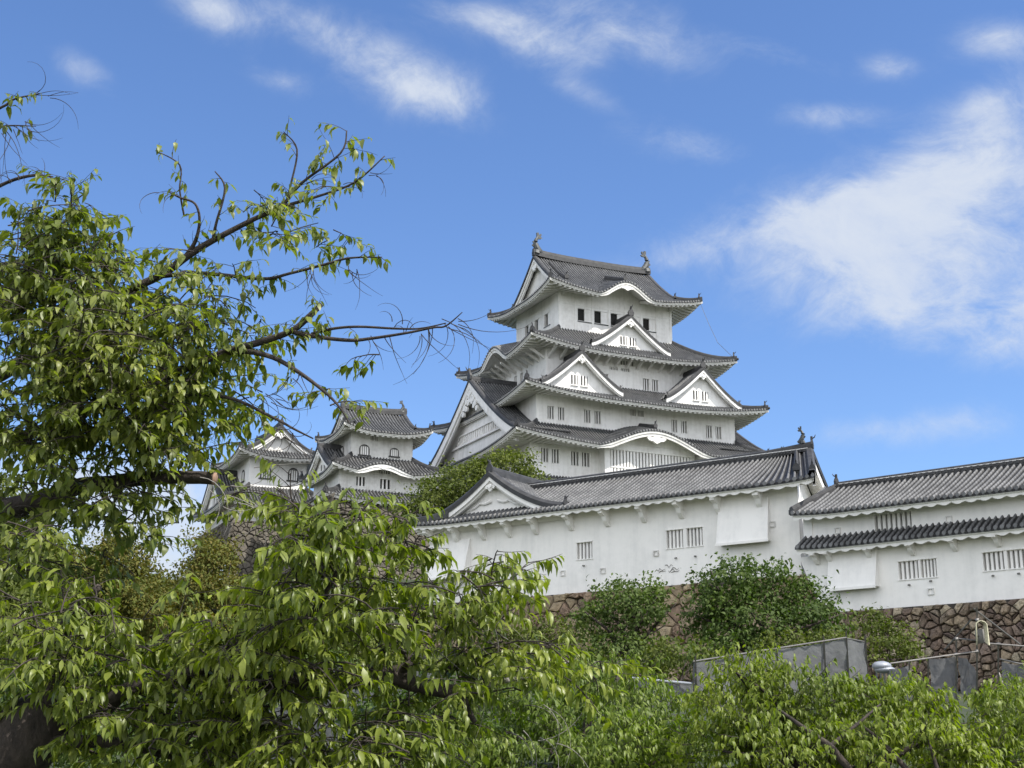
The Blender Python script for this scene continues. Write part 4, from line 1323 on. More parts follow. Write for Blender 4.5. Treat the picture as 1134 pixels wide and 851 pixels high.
def along(lim, sp, dens, l=(.18, .34), nl=(4, 7), droop=.55, lo=.0, hi=1.0, up=.35):
    """sprigs growing from a limb polyline, dens per metre"""
    for (p, r), (q, r2) in zip(lim, lim[1:]):
        L = (q - p).length
        m_ = dens * L; k = int(m_) + (1 if random.random() < m_ % 1 else 0)
        for _ in range(k):
            f = random.random(); P = p.lerp(q, f)
            D = (q - p).normalized() * random.uniform(.1, .9) + Vector((random.uniform(-1, 1), random.uniform(-1, 1), random.uniform(-.5, 1.0) * up * 2))
            sp.sprig(P, D, random.uniform(*l), random.randint(*nl), droop)

def blob_px(sp, u, v, Y, ru, rv, rd, n, nl=(5, 8), l=(.2, .36), droop=.58, shell=.0, per=5):
    """sprays of leaves: each spray is a curved shoot carrying several leafy twigs"""
    c = at(u, v, Y); k = Y / FPX
    for _ in range(max(1, round(n / per))):
        while True:
            a = np.array([random.uniform(-1, 1) for _ in range(3)])
            q = (a ** 2).sum()
            if shell ** 2 < q <= 1: break
        P = c + Vector((a[0] * ru * k, a[1] * rd, a[2] * rv * k))
        D = Vector((a[0] * .7 + random.uniform(-.7, .7), a[1] * .7 + random.uniform(-.6, .6), a[2] * .4 + random.uniform(-.05, .55))).normalized()
        L = random.uniform(.25, .5) * (min(ru, rv) * k / .25) ** .4
        pts = [P - D * L * .45]; d = D.copy()
        for q_ in range(5):
            d = (d + Vector((random.uniform(-.18, .18), random.uniform(-.18, .18), random.uniform(-.30, .02)))).normalized()
            pts.append(pts[-1] + d * L / 5)
        sp.tw.tube(pts, [.0055, .005, .0045, .004, .0035, .003], 4, cap=False)
        for q_ in range(per):
            f = (q_ + random.random()) / per * 4.99; ii = int(f)
            B = pts[ii].lerp(pts[ii + 1], f - ii)
            sd_ = d.cross(Vector((0, 0, 1))); sd_ = sd_.normalized() if sd_.length > .1 else Vector((1, 0, 0))
            DD = d * random.uniform(.3, .9) + sd_ * random.choice((-1, 1)) * random.uniform(.3, 1.0) + Vector((0, 0, random.uniform(-.35, .25)))
            sp.sprig(B, DD, random.uniform(*l) * .8, random.randint(*nl), droop)

def wisp(mb, p, d, L, r=.0035, curl=1.0, droop=.25):
    """bare hanging twiglet"""
    pts = [Vector(p)]; d = Vector(d).normalized(); n = 9
    turn = random.uniform(-.25, .25) * curl
    for i in range(n):
        d = Vector((d.x * math.cos(turn) - d.z * math.sin(turn), d.y, d.x * math.sin(turn) + d.z * math.cos(turn)))
        d = (d + Vector((random.uniform(-.08, .08), random.uniform(-.08, .08), -droop * .4))).normalized()
        pts.append(pts[-1] + d * L / n)
    mb.tube(pts, [r * (1 - .75 * i / n) for i in range(n + 1)], 4, cap=False)

# ---- cherry tree reaching in from the left (its trunk stands outside the picture)
t1 = thing('cherry_tree', 'tall cherry tree at left reaching over the sky, with one sawn-off limb', 'tree', (-6.2, 11.0, -1.6))
wood = MB()
trunk_pts = [(-6.2, 11.0, -1.9, .34), (-6.1, 11.0, -.2, .27), (-5.85, 10.9, 1.0, .23), (-5.5, 10.8, 2.1, .20), (-5.1, 10.6, 3.4, .15), (-4.6, 10.4, 4.6, .10)]
sm = crom(trunk_pts, 5)
wood.tube([p[:3] for p in sm], [p[3] for p in sm], 10)
limbs = []
def LB(pts, n=7): 
    l = limb_px(wood, pts, 0, n); limbs.append(l); return l
stub = MB()
L1 = limb_px(stub, [(-300, 640, 10.9, .15), (-120, 600, 10.6, .13), (0, 566, 10.3, .085), (55, 552, 10.2, .068), (90, 538, 10.15, .058), (120, 536, 10.1, .058), (150, 531, 10.05, .053), (190, 529, 10.0, .048), (238, 530, 9.95, .046)], .003, 10)
L2 = LB([(-260, 560, 11.2, .10), (-120, 470, 11.1, .08), (0, 415, 10.8, .06), (115, 343, 10.2, .034), (150, 319, 10.1, .033), (180, 304, 10.1, .031), (209, 283, 10.05, .028), (235, 267, 10, .024), (281, 243, 9.95, .019), (311, 229, 9.9, .015), (334, 203, 9.85, .011), (377, 170, 9.8, .008), (384, 145, 9.8, .005)], 8)
b1 = LB([(309, 230, 9.9, .014), (354, 217, 9.85, .010), (393, 202, 9.8, .008), (426, 173, 9.75, .004)])
b2 = LB([(205, 285, 10.05, .019), (216, 268, 10, .015), (221, 245, 9.95, .011), (216, 226, 9.9, .009), (199, 219, 9.9, .008), (187, 213, 9.9, .005)])
b3 = LB([(236, 266, 10, .014), (239, 249, 9.95, .011), (249, 209, 9.9, .008), (238, 190, 9.9, .004)])
b4 = LB([(318, 221, 9.9, .010), (322, 205, 9.88, .008), (329, 166, 9.85, .007), (314, 146, 9.8, .003)])
b5 = LB([(204, 240, 10.2, .008), (199, 211, 10.1, .007), (199, 183, 10.1, .006), (172, 167, 10.05, .003)])
L3 = LB([(178, 306, 10.1, .019), (226, 303, 10, .016), (291, 309, 9.9, .013), (321, 303, 9.85, .011), (360, 293, 9.8, .010), (387, 286, 9.75, .008), (423, 285, 9.7, .004)])
L4 = LB([(-200, 600, 11.2, .08), (-60, 520, 11.0, .06), (60, 470, 10.7, .04), (150, 432, 10.1, .033), (199, 411, 9.6, .031), (242, 393, 9.45, .028), (295, 377, 9.35, .025), (324, 366, 9.3, .022), (342, 351, 9.3, .022), (356, 337, 9.3, .019)], 8)
b6 = LB([(322, 367, 9.3, .018), (350, 373, 9.25, .015), (387, 377, 9.2, .013), (411, 375, 9.2, .011), (450, 369, 9.15, .009), (480, 363, 9.1, .007), (494, 361, 9.1, .006), (512, 346, 9.05, .003)])
b7 = LB([(345, 370, 9.3, .011), (370, 364, 9.25, .010), (398, 362, 9.2, .009), (437, 364, 9.2, .008), (465, 364, 9.15, .006), (494, 358, 9.1, .004)])
L5 = LB([(240, 394, 9.5, .022), (268, 389, 9.4, .02), (302, 396, 9.3, .017), (333, 414, 9.2, .014), (358, 433, 9.15, .011), (375, 450, 9.1, .008), (387, 469, 9.1, .004)])
L6 = LB([(180, 440, 9.7, .015), (250, 440, 9.5, .012), (301, 462, 9.4, .010), (325, 475, 9.3, .008), (347, 486, 9.3, .005)])
T1t = LB([(-160, 330, 10.6, .03), (-60, 240, 10.4, .024), (0, 206, 10.3, .015), (33, 195, 10.2, .012), (59, 196, 10.2, .005)])
T1u = LB([(-160, 240, 10.4, .03), (-70, 150, 10.2, .02), (0, 120, 10.0, .011), (16, 110, 10.0, .008), (44, 104, 9.95, .004)])
T1v = LB([(-100, 220, 10.2, .015), (-20, 150, 10.1, .009), (5, 140, 10.1, .007), (40, 140, 10.1, .003)])
T1w = LB([(-80, 300, 10.5, .03), (20, 290, 10.3, .02), (70, 250, 10.2, .011), (80, 210, 10.1, .005)])
lo_ = mb_world(stub, 'sawn_limb', 'bark', t1)
e1, e0 = L1[-1][0], L1[-2][0]
dd = (e1 - e0).normalized()
cm = MB(); cm.tube([e1 - dd * .006, e1 + dd * .004], [.0455, .043], 12)
c_ = mb_world(cm, 'cut_face', 'cut_wood', t1); 
c_.parent = lo_; c_.location = (0, 0, 0)
s1 = Sprigs(.084)
for l in (b1, b2, b3, b4, b5): along(l, s1, 12, l=(.06, .16), nl=(2, 4))
along(L2[25:], s1, 20, l=(.10, .30), nl=(3, 6)); along(L2[10:26], s1, 26, l=(.15, .4))
along(L3, s1, 12, l=(.08, .2), nl=(2, 5)); along(L4[20:], s1, 26, l=(.12, .34)); along(b6[:14], s1, 8, l=(.06, .16), nl=(2, 4)); along(b7[:12], s1, 7, l=(.06, .15), nl=(2, 4))
along(L5[:22], s1, 9, l=(.08, .2), nl=(2, 4)); along(L6[:14], s1, 8, l=(.08, .2), nl=(2, 4)); along(T1u[8:], s1, 22, l=(.05, .14), nl=(2, 4)); along(T1v[6:], s1, 16, l=(.05, .13), nl=(2, 4)); along(T1w, s1, 12)
for (u, v, ru, rv, n) in ((30, 300, 55, 45, 60), (60, 350, 90, 60, 110), (110, 300, 50, 45, 45), (92, 250, 42, 34, 28), (20, 245, 30, 22, 16), (95, 215, 14, 14, 5), (150, 380, 95, 60, 95), (70, 420, 85, 55, 95),
                          (160, 450, 95, 55, 95), (40, 490, 60, 45, 50), (230, 340, 40, 30, 16), (250, 420, 45, 40, 26), (185, 462, 36, 28, 14), (265, 350, 25, 18, 6),
                          (110, 500, 70, 30, 36), (150, 560, 40, 34, 18), (180, 585, 20, 16, 3), (70, 595, 60, 28, 20), (15, 610, 45, 45, 24), (120, 570, 40, 20, 14), (200, 500, 20, 12, 3), (262, 548, 20, 16, 4), (350, 425, 18, 14, 3),
                          (310, 250, 40, 22, 10), (370, 235, 25, 12, 5), (285, 205, 25, 12, 4), (345, 255, 18, 10, 3), (270, 325, 30, 12, 6), (235, 310, 30, 15, 6), (405, 390, 22, 12, 3), (380, 440, 12, 10, 2), (262, 545, 20, 16, 4), (180, 425, 70, 40, 45), (50, 300, 50, 35, 40), (110, 350, 70, 40, 50), (215, 385, 45, 30, 22), (60, 250, 34, 24, 12), (30, 560, 60, 24, 18), (110, 540, 60, 18, 14)):
    blob_px(s1, u, v, 10.0 + random.uniform(-.5, .2), ru, rv, .75, int(n * 2.5), droop=.44)
s1.build(t1, 'leaf_cherry', wide=1.1)
wood.add(s1.tw.v, s1.tw.f)
tr = mb_world(wood, 'trunk', 'bark', t1)
ws = MB()
random.seed(21)
for (u, v, Y, n, L, dx, dz_, curl) in ((45, 105, 10, 5, .34, 1, .1, 1.6), (25, 140, 10, 7, .42, .4, -.8, 1.4), (5, 150, 10, 6, .45, .2, -.9, 1.2), (45, 195, 10.2, 4, .3, .2, .9, 1.5), (20, 200, 10.2, 4, .3, -.3, .8, 1.5),
                                        (470, 366, 9.15, 7, .42, .4, -.9, 1.1), (500, 358, 9.1, 10, .45, .9, -.3, 1.3), (420, 374, 9.2, 5, .38, .3, -.9, 1.2), (445, 364, 9.2, 6, .25, .3, .9, 1.3), (390, 300, 9.75, 6, .3, .2, -.9, 1.4),
                                        (340, 300, 9.9, 6, .3, 0, -.9, 1.3), (187, 213, 9.9, 3, .3, -.8, .2, 1.2), (340, 203, 9.85, 3, .25, .6, .2, 1.2), (315, 480, 9.3, 10, .36, .4, -.5, 1.6), (295, 440, 9.5, 8, .35, .5, -.4, 1.6), (375, 205, 9.8, 3, .25, .8, .2, .9), (410, 195, 9.8, 4, .25, .8, -.2, .9), (300, 540, 9.9, 9, .4, .7, -.3, 1.4), (330, 415, 9.2, 6, .3, .3, -.7, 1.4)):
    p = at(u, v, Y); ws = MB()
    for _ in range(n):
        wisp(ws, p + Vector((random.uniform(-.07, .07), random.uniform(-.06, .06), random.uniform(-.03, .03))), (dx + random.uniform(-.5, .5), random.uniform(-.4, .4), dz_ + random.uniform(-.3, .3)), L * random.uniform(.5, 1.15), .0032, curl)
    mb_world(ws, 'bare_twigs', 'bark', t1)

# ---- lower cherry tree: trunk in the bottom left corner, plumes of leaves in front of the castle
t2 = thing('cherry_tree', 'leaning cherry tree with dark trunk in the bottom left corner', 'tree', (-3.6, 8.2, -1.6))
wood = MB()
trk = [(-3.75, 8.1, -1.9, .36), (-3.45, 8.15, -.9, .27)]
P0 = at(-40, 850, 8.2); P1 = at(30, 815, 8.2); P2 = at(78, 785, 8.2)
sm = crom([(-3.75, 8.1, -1.9, .34), (-3.4, 8.15, -.7, .25), (P0.x, P0.y, P0.z - .1, .215), (P1.x, P1.y, P1.z, .215), (P2.x, P2.y, P2.z, .15)], 5)
wood.tube([p[:3] for p in sm], [p[3] for p in sm], 12)
limbs = []
A0 = LB([(30, 815, 8.2, .14), (46, 790, 8.15, .10), (60, 765, 8.1, .075), (66, 720, 8.0, .05), (80, 680, 7.9, .035), (110, 650, 7.8, .02)], 9)
A1 = LB([(60, 795, 8.2, .11), (85, 792, 8.1, .09), (108, 788, 8.0, .06), (140, 765, 7.9, .045), (180, 755, 7.8, .038), (240, 731, 7.7, .034), (283, 703, 7.6, .028), (338, 686, 7.5, .02), (370, 640, 7.4, .012), (385, 590, 7.4, .006)], 8)
A2 = LB([(40, 820, 8.2, .09), (62, 823, 8.1, .05), (124, 822, 8.0, .032), (191, 838, 7.9, .02), (260, 850, 7.8, .01)])
A3 = LB([(200, 748, 7.8, .04), (270, 752, 7.9, .05), (344, 754, 8.0, .055), (378, 755, 8.05, .055), (423, 747, 8.1, .055), (466, 760, 8.15, .045), (509, 768, 8.2, .042)], 9)
A4 = LB([(425, 746, 8.1, .035), (454, 734, 8.1, .025), (437, 703, 8.1, .019), (460, 688, 8.15, .015), (494, 682, 8.2, .011), (540, 677, 8.25, .006)])
A5 = LB([(509, 768, 8.2, .03), (520, 790, 8.3, .02), (526, 800, 8.3, .015)])
A6 = LB([(470, 700, 8.3, .008), (540, 690, 8.4, .006), (590, 660, 8.5, .003)])
A7 = limb_px(MB(), [(520, 770, 8.2, .02), (556, 755, 8.4, .016), (599, 745, 8.6, .012), (637, 730, 8.8, .006)])
A8 = LB([(380, 640, 7.5, .010), (420, 600, 7.6, .008), (450, 580, 7.7, .004)])
for pl in ([(505, 768, 8.2, .02), (556, 755, 8.4, .016), (599, 745, 8.6, .012), (637, 730, 8.8, .006)], [(460, 735, 8.2, .008), (520, 700, 8.3, .006), (548, 715, 8.4, .003)],
           [(255, 838, 7.8, .01), (330, 836, 7.8, .008), (390, 828, 7.9, .004)], [(270, 806, 7.7, .009), (320, 796, 7.7, .006), (350, 800, 7.7, .003)]):
    pw = MB(); limb_px(pw, pl); mb_world(pw, 'pale_branch', 'bark_pale', t2)
e1, e0 = A3[-1][0], A3[-2][0]; dd = (e1 - e0).normalized()
cm = MB(); cm.tube([e1 - dd * .006, e1 + dd * .006], [.043, .041], 10)
cf = mb_world(cm, 'cut_face', 'cut_wood', t2)
s2 = Sprigs(.083)
random.seed(5)
along(A0[8:], s2, 16); along(A1[18:], s2, 22, l=(.12, .35)); along(A4, s2, 14, l=(.1, .28)); along(A6, s2, 12, l=(.06, .2)); along(A7, s2, 12, l=(.06, .2), nl=(3, 5)); along(A8, s2, 18, l=(.08, .22)); along(A2[6:], s2, 8)
for (u, v, ru, rv, n, Y) in ((375, 562, 50, 18, 18, 7.4), (432, 572, 24, 16, 9, 7.5), (352, 575, 38, 30, 20, 7.4), (350, 615, 48, 40, 34, 7.4), (400, 590, 45, 34, 22, 7.5), (440, 590, 18, 18, 8, 7.6), (350, 668, 62, 44, 56, 7.5), (400, 660, 55, 45, 34, 7.6), (275, 690, 60, 38, 34, 7.6), (290, 740, 110, 50, 95, 7.8),
                          (230, 790, 110, 50, 85, 8.0), (350, 800, 110, 50, 95, 7.8), (440, 810, 80, 40, 60, 8.0), (150, 720, 90, 40, 58, 7.8), (60, 672, 60, 26, 30, 7.8), (120, 668, 50, 16, 16, 7.8), (60, 720, 70, 40, 46, 7.9), (25, 758, 45, 26, 14, 7.9), (130, 770, 60, 30, 32, 7.8),
                          (440, 640, 50, 30, 22, 8.0), (490, 660, 40, 22, 16, 8.1), (545, 640, 28, 20, 22, 8.2), (560, 615, 26, 12, 12, 8.2), (528, 655, 14, 22, 8, 8.2), (480, 720, 55, 35, 34, 8.2), (560, 715, 40, 30, 22, 8.4), (600, 740, 45, 30, 18, 8.6), (620, 715, 30, 14, 6, 8.6), (680, 735, 40, 18, 8, 8.9), (520, 750, 50, 30, 18, 8.4), (160, 835, 90, 25, 30, 8.3), (480, 775, 40, 25, 14, 8.3)):
    blob_px(s2, u, v, Y, ru, rv, .55, int(n * 1.85), l=(.16, .32), nl=(6, 10), droop=.48)
s2.build(t2, 'leaf_spray', wide=.85)
wood.add(s2.tw.v, s2.tw.f)
tr2 = mb_world(wood, 'trunk', 'bark', t2)
ws = MB()
for (u, v, Y, n, L, dx, dz_, curl) in ((470, 700, 8.2, 10, .4, .7, -.5, 1.2), (560, 740, 8.5, 9, .4, .6, -.4, 1.2), (420, 660, 8.0, 8, .4, .6, -.4, 1.2), (600, 800, 8.6, 8, .4, .7, -.2, 1), (250, 540, 8.0, 8, .4, .6, -.2, 1.5), (540, 690, 8.3, 7, .35, .6, -.6, 1.2)):
    p = at(u, v, Y); ws = MB()
    for _ in range(n):
        wisp(ws, p + Vector((random.uniform(-.2, .2), random.uniform(-.2, .2), random.uniform(-.12, .12))), (dx + random.uniform(-.5, .5), random.uniform(-.4, .4), dz_ + random.uniform(-.3, .3)), L * random.uniform(.5, 1.15), .003, curl)
    mb_world(ws, 'bare_twigs', 'bark_pale', t2)

# ---- young cherry trees in front of the ramparts (crowns rising into the picture)
def dome_tree(label, base, trunk_h, blobs, mat, n, leaf_len, Y, seed, name='cherry_tree', cat='tree', group=None, limb_px_list=(), nl=(5, 8), l=(.2, .42), droop=.48):
    random.seed(seed)
    t = thing(name, label, cat, base, 0, group)
    wd = MB()
    cu = sum(b_[0] for b_ in blobs) / len(blobs); cv = max(b_[1] for b_ in blobs)
    fork = Vector(base) + Vector((0, 0, trunk_h))
    wd.tube([Vector(base) - Vector((0, 0, .4)), Vector(base) + Vector((.05, 0, trunk_h * .5)), fork], [.2, .15, .13], 9)
    for b_ in blobs:
        c = at(b_[0], b_[1], b_[2])
        mid = fork.lerp(c, .5) + Vector((random.uniform(-.3, .3), random.uniform(-.3, .3), random.uniform(-.1, .35)))
        wd.tube([fork, fork.lerp(mid, .5) + Vector((0, 0, .05)), mid, mid.lerp(c, .5), c], [.075, .062, .048, .034, .015], 6)
    for pl in limb_px_list:
        lp = limb_px(wd, pl)
        wd.tube([fork - Vector((0, 0, .1)), fork.lerp(lp[0][0], .5) + Vector((0, 0, .1)), lp[0][0], lp[1][0]], [pl[0][3] * 1.25, pl[0][3] * 1.1, pl[0][3], pl[0][3] * .9], 6)
    sp = Sprigs(leaf_len)
    tot = sum(b_[3] * b_[4] for b_ in blobs)
    for (u, v, Yb, ru, rv, rd) in blobs:
        k = int(n * ru * rv / tot)
        c = at(u, v, Yb); kk = Yb / FPX
        for _ in range(k):
            while True:
                a = np.array([random.gauss(0, 1) for _ in range(3)]); a /= np.linalg.norm(a)
                if a[2] > -.45 or random.random() < .3: break
            rr_ = random.uniform(.62, 1.0) * (.82 + .32 * mnoise.noise(Vector(a * 2.2) + Vector((u, v, 0)) * .13))
            P = c + Vector((a[0] * ru * kk, a[1] * rd, a[2] * rv * kk)) * rr_
            if mnoise.noise(P * 1.15 + Vector((seed, 0, 0))) < -.06: continue
            sp.sprig(P, Vector((a[0], a[1], a[2] * .6 + .25)) + Vector((random.uniform(-.4, .4), random.uniform(-.4, .4), random.uniform(-.2, .3))), random.uniform(*l), random.randint(*nl), droop, twig=random.random() < .6, r=.005)
    sp.build(t, mat, wide=.85)
    wd.add(sp.tw.v, sp.tw.f)
    mb_world(wd, 'trunk', 'bark', t)
    return t

def base_under(u, Y): p = at(u, 800, Y); return (p.x, Y, gh(p.x, Y))
dome_tree('wide light green cherry tree with dark forked branches, at bottom right', base_under(915, 21), 1.0,
          [(820, 792, 21, 66, 40, 1.5), (885, 775, 20.6, 55, 32, 1.4), (925, 775, 21, 60, 34, 1.5), (985, 792, 21, 70, 36, 1.6), (1050, 802, 20.5, 70, 38, 1.5), (860, 822, 19.6, 90, 36, 1.2), (1000, 835, 19.5, 100, 36, 1.2), (1100, 802, 21, 60, 34, 1.4), (800, 832, 20, 60, 36, 1.3), (830, 742, 20.8, 34, 13, .7), (1085, 840, 19.8, 70, 36, 1.2)],
          'leaf_light', 5200, .115, 21, 3, limb_px_list=[[(955, 870, 19.0, .06), (930, 840, 19.0, .05), (918, 826, 19, .045), (890, 806, 19.1, .03), (860, 784, 19.3, .015)], [(918, 828, 19, .035), (945, 806, 19.1, .025), (975, 780, 19.3, .012)], [(1010, 860, 19, .04), (980, 825, 19.1, .03), (950, 800, 19.3, .015)], [(1040, 860, 19.2, .035), (1030, 825, 19.3, .02), (1020, 790, 19.6, .01)], [(815, 745, 20.2, .012), (845, 765, 20.2, .02), (870, 790, 20.2, .03)]])
dome_tree('light green cherry tree cut by the right edge of the picture', base_under(1185, 24), 1.0,
          [(1120, 790, 24, 40, 28, 1.5), (1165, 772, 24.5, 50, 34, 1.6), (1150, 810, 23, 80, 50, 1.6), (1210, 800, 24, 60, 50, 1.6)], 'leaf_light', 1500, .115, 24, 4)
dome_tree('mid green cherry tree rising beside the leaning trunk, at bottom centre', base_under(640, 23), .9,
          [(600, 770, 23, 70, 45, 1.5), (665, 775, 23.5, 70, 45, 1.6), (720, 800, 23, 65, 36, 1.5), (560, 810, 22, 80, 45, 1.5), (650, 825, 21.5, 100, 40, 1.5), (755, 830, 22.5, 60, 36, 1.3), (600, 850, 21.5, 90, 30, 1.2), (690, 855, 21.5, 80, 30, 1.2), (690, 745, 24, 45, 22, 1.1), (505, 835, 22, 70, 40, 1.3)],
          'leaf_green', 4600, .115, 23, 6)

# ---- leafy trees and shrubs farther away: leaf clumps through the crown volume
def leafy(name, label, cat, base, blobs, n, leaf_sz, mat, seed, group=None, trunk_r=.25, cut=-.25, freq=.8, flat=1.0):
    rg_ = np.random.default_rng(seed); random.seed(seed)
    t = thing(name, label, cat, base, 0, group)
    wd = MB()
    cs = [at(b_[0], b_[1], b_[2]) for b_ in blobs]
    top = sum(cs, Vector()) / len(cs)
    b0 = Vector(base); mid = b0.lerp(top, .45)
    wd.tube([b0 - Vector((0, 0, .5)), b0.lerp(mid, .5) + Vector((.1, 0, 0)), mid], [trunk_r, trunk_r * .8, trunk_r * .65], 8)
    for c in cs:
        for _ in range(2):
            e = c + Vector((random.uniform(-1, 1), random.uniform(-1, 1), random.uniform(-.5, .8)))
            m2 = mid.lerp(e, .5) + Vector((random.uniform(-.4, .4), random.uniform(-.4, .4), .2))
            wd.tube([mid, mid.lerp(m2, .6), m2, e], [trunk_r * .5, trunk_r * .4, trunk_r * .3, trunk_r * .1], 5)
    mb_world(wd, 'trunk', 'bark', t)
    tot = sum(b_[3] * b_[4] for b_ in blobs)
    B, D, Nn, Ln = [], [], [], []
    for (u, v, Yb, ru, rv, rd), c in zip(blobs, cs):
        k = int(n * ru * rv / tot / 7) ; kk = Yb / FPX
        rad = np.array([ru * kk, rd, rv * kk])
        for _ in range(k):   # clumps
            a = rg_.normal(size=3); a /= np.linalg.norm(a)
            if a[2] < -.5 and rg_.random() < .6: continue
            r_ = rg_.uniform(.40, 1.0) ** .6 * (.84 + .62 * mnoise.noise(Vector(a * 2.4) + Vector((u * .11, v * .07, seed))))
            P = np.array(c) + a * rad * r_
            if mnoise.noise(Vector(P * freq) + Vector((seed * 3.1, 0, 0))) < cut: continue
            cl = leaf_sz * rg_.uniform(1.5, 2.8)
            for _q in range(7):
                q = P + rg_.normal(size=3) * cl * np.array([.6, .6, .38 * flat])
                dv = a * .5 + rg_.normal(size=3) * .6; dv[2] -= .25
                nv = a * .45 + np.array([0, 0, .75]) + rg_.normal(size=3) * .45
                B.append(q); D.append(dv); Nn.append(nv); Ln.append(leaf_sz * rg_.uniform(.7, 1.35))
    leaves_mesh('crown', B, D, Nn, Ln, mat, t, 1.6)
    return t

def pbase(u, Y): p = at(u, 700, Y); return (p.x, Y, gh(p.x, Y))
leafy('broadleaf_tree', 'dark green tree against the white turret wall, the larger and right one of two', 'tree', pbase(835, 60), [(806, 646, 60, 42, 38, 2.0), (845, 648, 60, 46, 36, 2.2), (888, 670, 59.5, 46, 34, 2.0), (832, 690, 59, 76, 36, 2.0), (914, 692, 59, 30, 22, 1.4), (784, 684, 59.5, 36, 36, 1.6), (810, 725, 58, 60, 24, 1.6)], 15000, .17, 'leaf_dark', 31)
leafy('broadleaf_tree', 'dark green tree in front of the stone rampart, the smaller and left one of two', 'tree', pbase(690, 63), [(684, 664, 63, 42, 27, 1.8), (658, 686, 62.5, 28, 28, 1.6), (712, 684, 62.5, 30, 32, 1.6), (690, 718, 62, 56, 28, 1.6), (724, 658, 63, 18, 18, 1.0), (745, 735, 61, 30, 16, 1.0)], 8000, .17, 'leaf_mid', 32)
leafy('shrub', 'yellow green shrub growing at the foot of the reddish stone rampart', 'shrub', pbase(985, 54), [(985, 705, 54, 28, 24, 1.0), (965, 690, 55, 22, 18, .8), (1005, 722, 53.5, 20, 16, .8)], 2600, .13, 'leaf_olive', 33, trunk_r=.06)
leafy('shrub', 'low dark shrub behind the raised grey netting', 'shrub', pbase(905, 55), [(870, 715, 55, 40, 18, 1.2), (920, 712, 55, 40, 18, 1.0), (950, 725, 54, 30, 16, 1.0)], 2600, .14, 'leaf_olive', 34, trunk_r=.06)
leafy('shrub', 'green shrub below the two dark trees, above the grey sheeting', 'shrub', pbase(755, 52), [(748, 728, 52, 46, 26, 1.4), (690, 750, 52, 50, 24, 1.4), (800, 745, 52, 40, 18, 1.2)], 4200, .15, 'leaf_olive', 35, trunk_r=.06)
leafy('shrub', 'sparse shrub hanging on the brown rampart behind the cherry plumes', 'shrub', pbase(600, 70), [(600, 706, 70, 60, 26, 1.2), (560, 715, 69, 50, 28, 1.2), (645, 722, 68, 40, 24, 1.2)], 5000, .16, 'leaf_olive', 36, trunk_r=.06)
leafy('pine_tree', 'rounded green tree behind the turret gable, below the tall keep', 'tree', (at(530, 560, 104).x, 104, gh(-2, 104)), [(560, 520, 104, 45, 26, 3.0), (520, 535, 104, 50, 28, 3.0), (480, 552, 103, 42, 24, 2.6), (585, 540, 104, 30, 26, 2.4), (545, 555, 103, 60, 24, 2.6), (460, 566, 102, 26, 14, 1.8)], 15000, .24, 'leaf_olive', 37, cut=-.3, freq=.5, trunk_r=.3)
# rust-tinged trees on the slope at left
for i, (lab, mat, u, v, Y, bl, n) in enumerate((
        ('rust-tinged bushy tree on the slope below the farthest small keep', 'leaf_rust', 235, 640, 60, [(235, 625, 60, 34, 42, 2.2), (215, 665, 59, 50, 40, 2.4), (262, 670, 59, 40, 34, 2.0), (225, 705, 58, 70, 36, 2.2)], 9000),
        ('olive bushy tree left of the rust-tinged one, under the sawn limb', 'leaf_rust', 130, 640, 56, [(130, 625, 56, 50, 44, 2.4), (100, 655, 55, 60, 44, 2.4), (155, 680, 55, 50, 40, 2.2), (60, 640, 55, 50, 44, 2.2)], 10000),
        ('dark olive tree filling the left edge behind the cherry limbs', 'leaf_olive', 20, 640, 48, [(20, 620, 48, 60, 60, 2.4), (-20, 660, 47, 60, 60, 2.4), (40, 690, 47, 70, 50, 2.4), (0, 560, 48, 36, 40, 1.8)], 9000),
        ('tall dark olive tree closing the horizon between the two rusty bushes', 'leaf_olive', 180, 670, 66, [(170, 655, 66, 36, 26, 2.2), (205, 680, 65, 50, 30, 2.2), (150, 690, 65, 50, 30, 2.2)], 6000),
        ('low green bush on the slope at far left, in front of the olive trees', 'leaf_olive', 90, 730, 42, [(60, 725, 42, 90, 30, 1.6), (150, 735, 41, 80, 30, 1.6), (20, 760, 40, 60, 30, 1.4)], 7000),
        ('low green bush on the slope below the rust-tinged tree', 'leaf_mid', 270, 740, 43, [(250, 735, 43, 80, 28, 1.6), (330, 745, 42, 70, 30, 1.6), (200, 765, 40, 60, 30, 1.4)], 7000),
        ('green bushy tree below the grey stone rampart at left centre', 'leaf_olive', 330, 700, 58, [(330, 690, 58, 60, 36, 2.2), (400, 720, 57, 60, 36, 2.2), (290, 730, 56, 60, 40, 2.2), (460, 745, 57, 50, 28, 2.0)], 9000))):
    leafy('bushy_tree', lab, 'tree', (at(u, v, Y).x, Y, gh(at(u, v, Y).x, Y)), bl, int(n * 3), .13, mat, 50 + i, trunk_r=.22, cut=-.5)

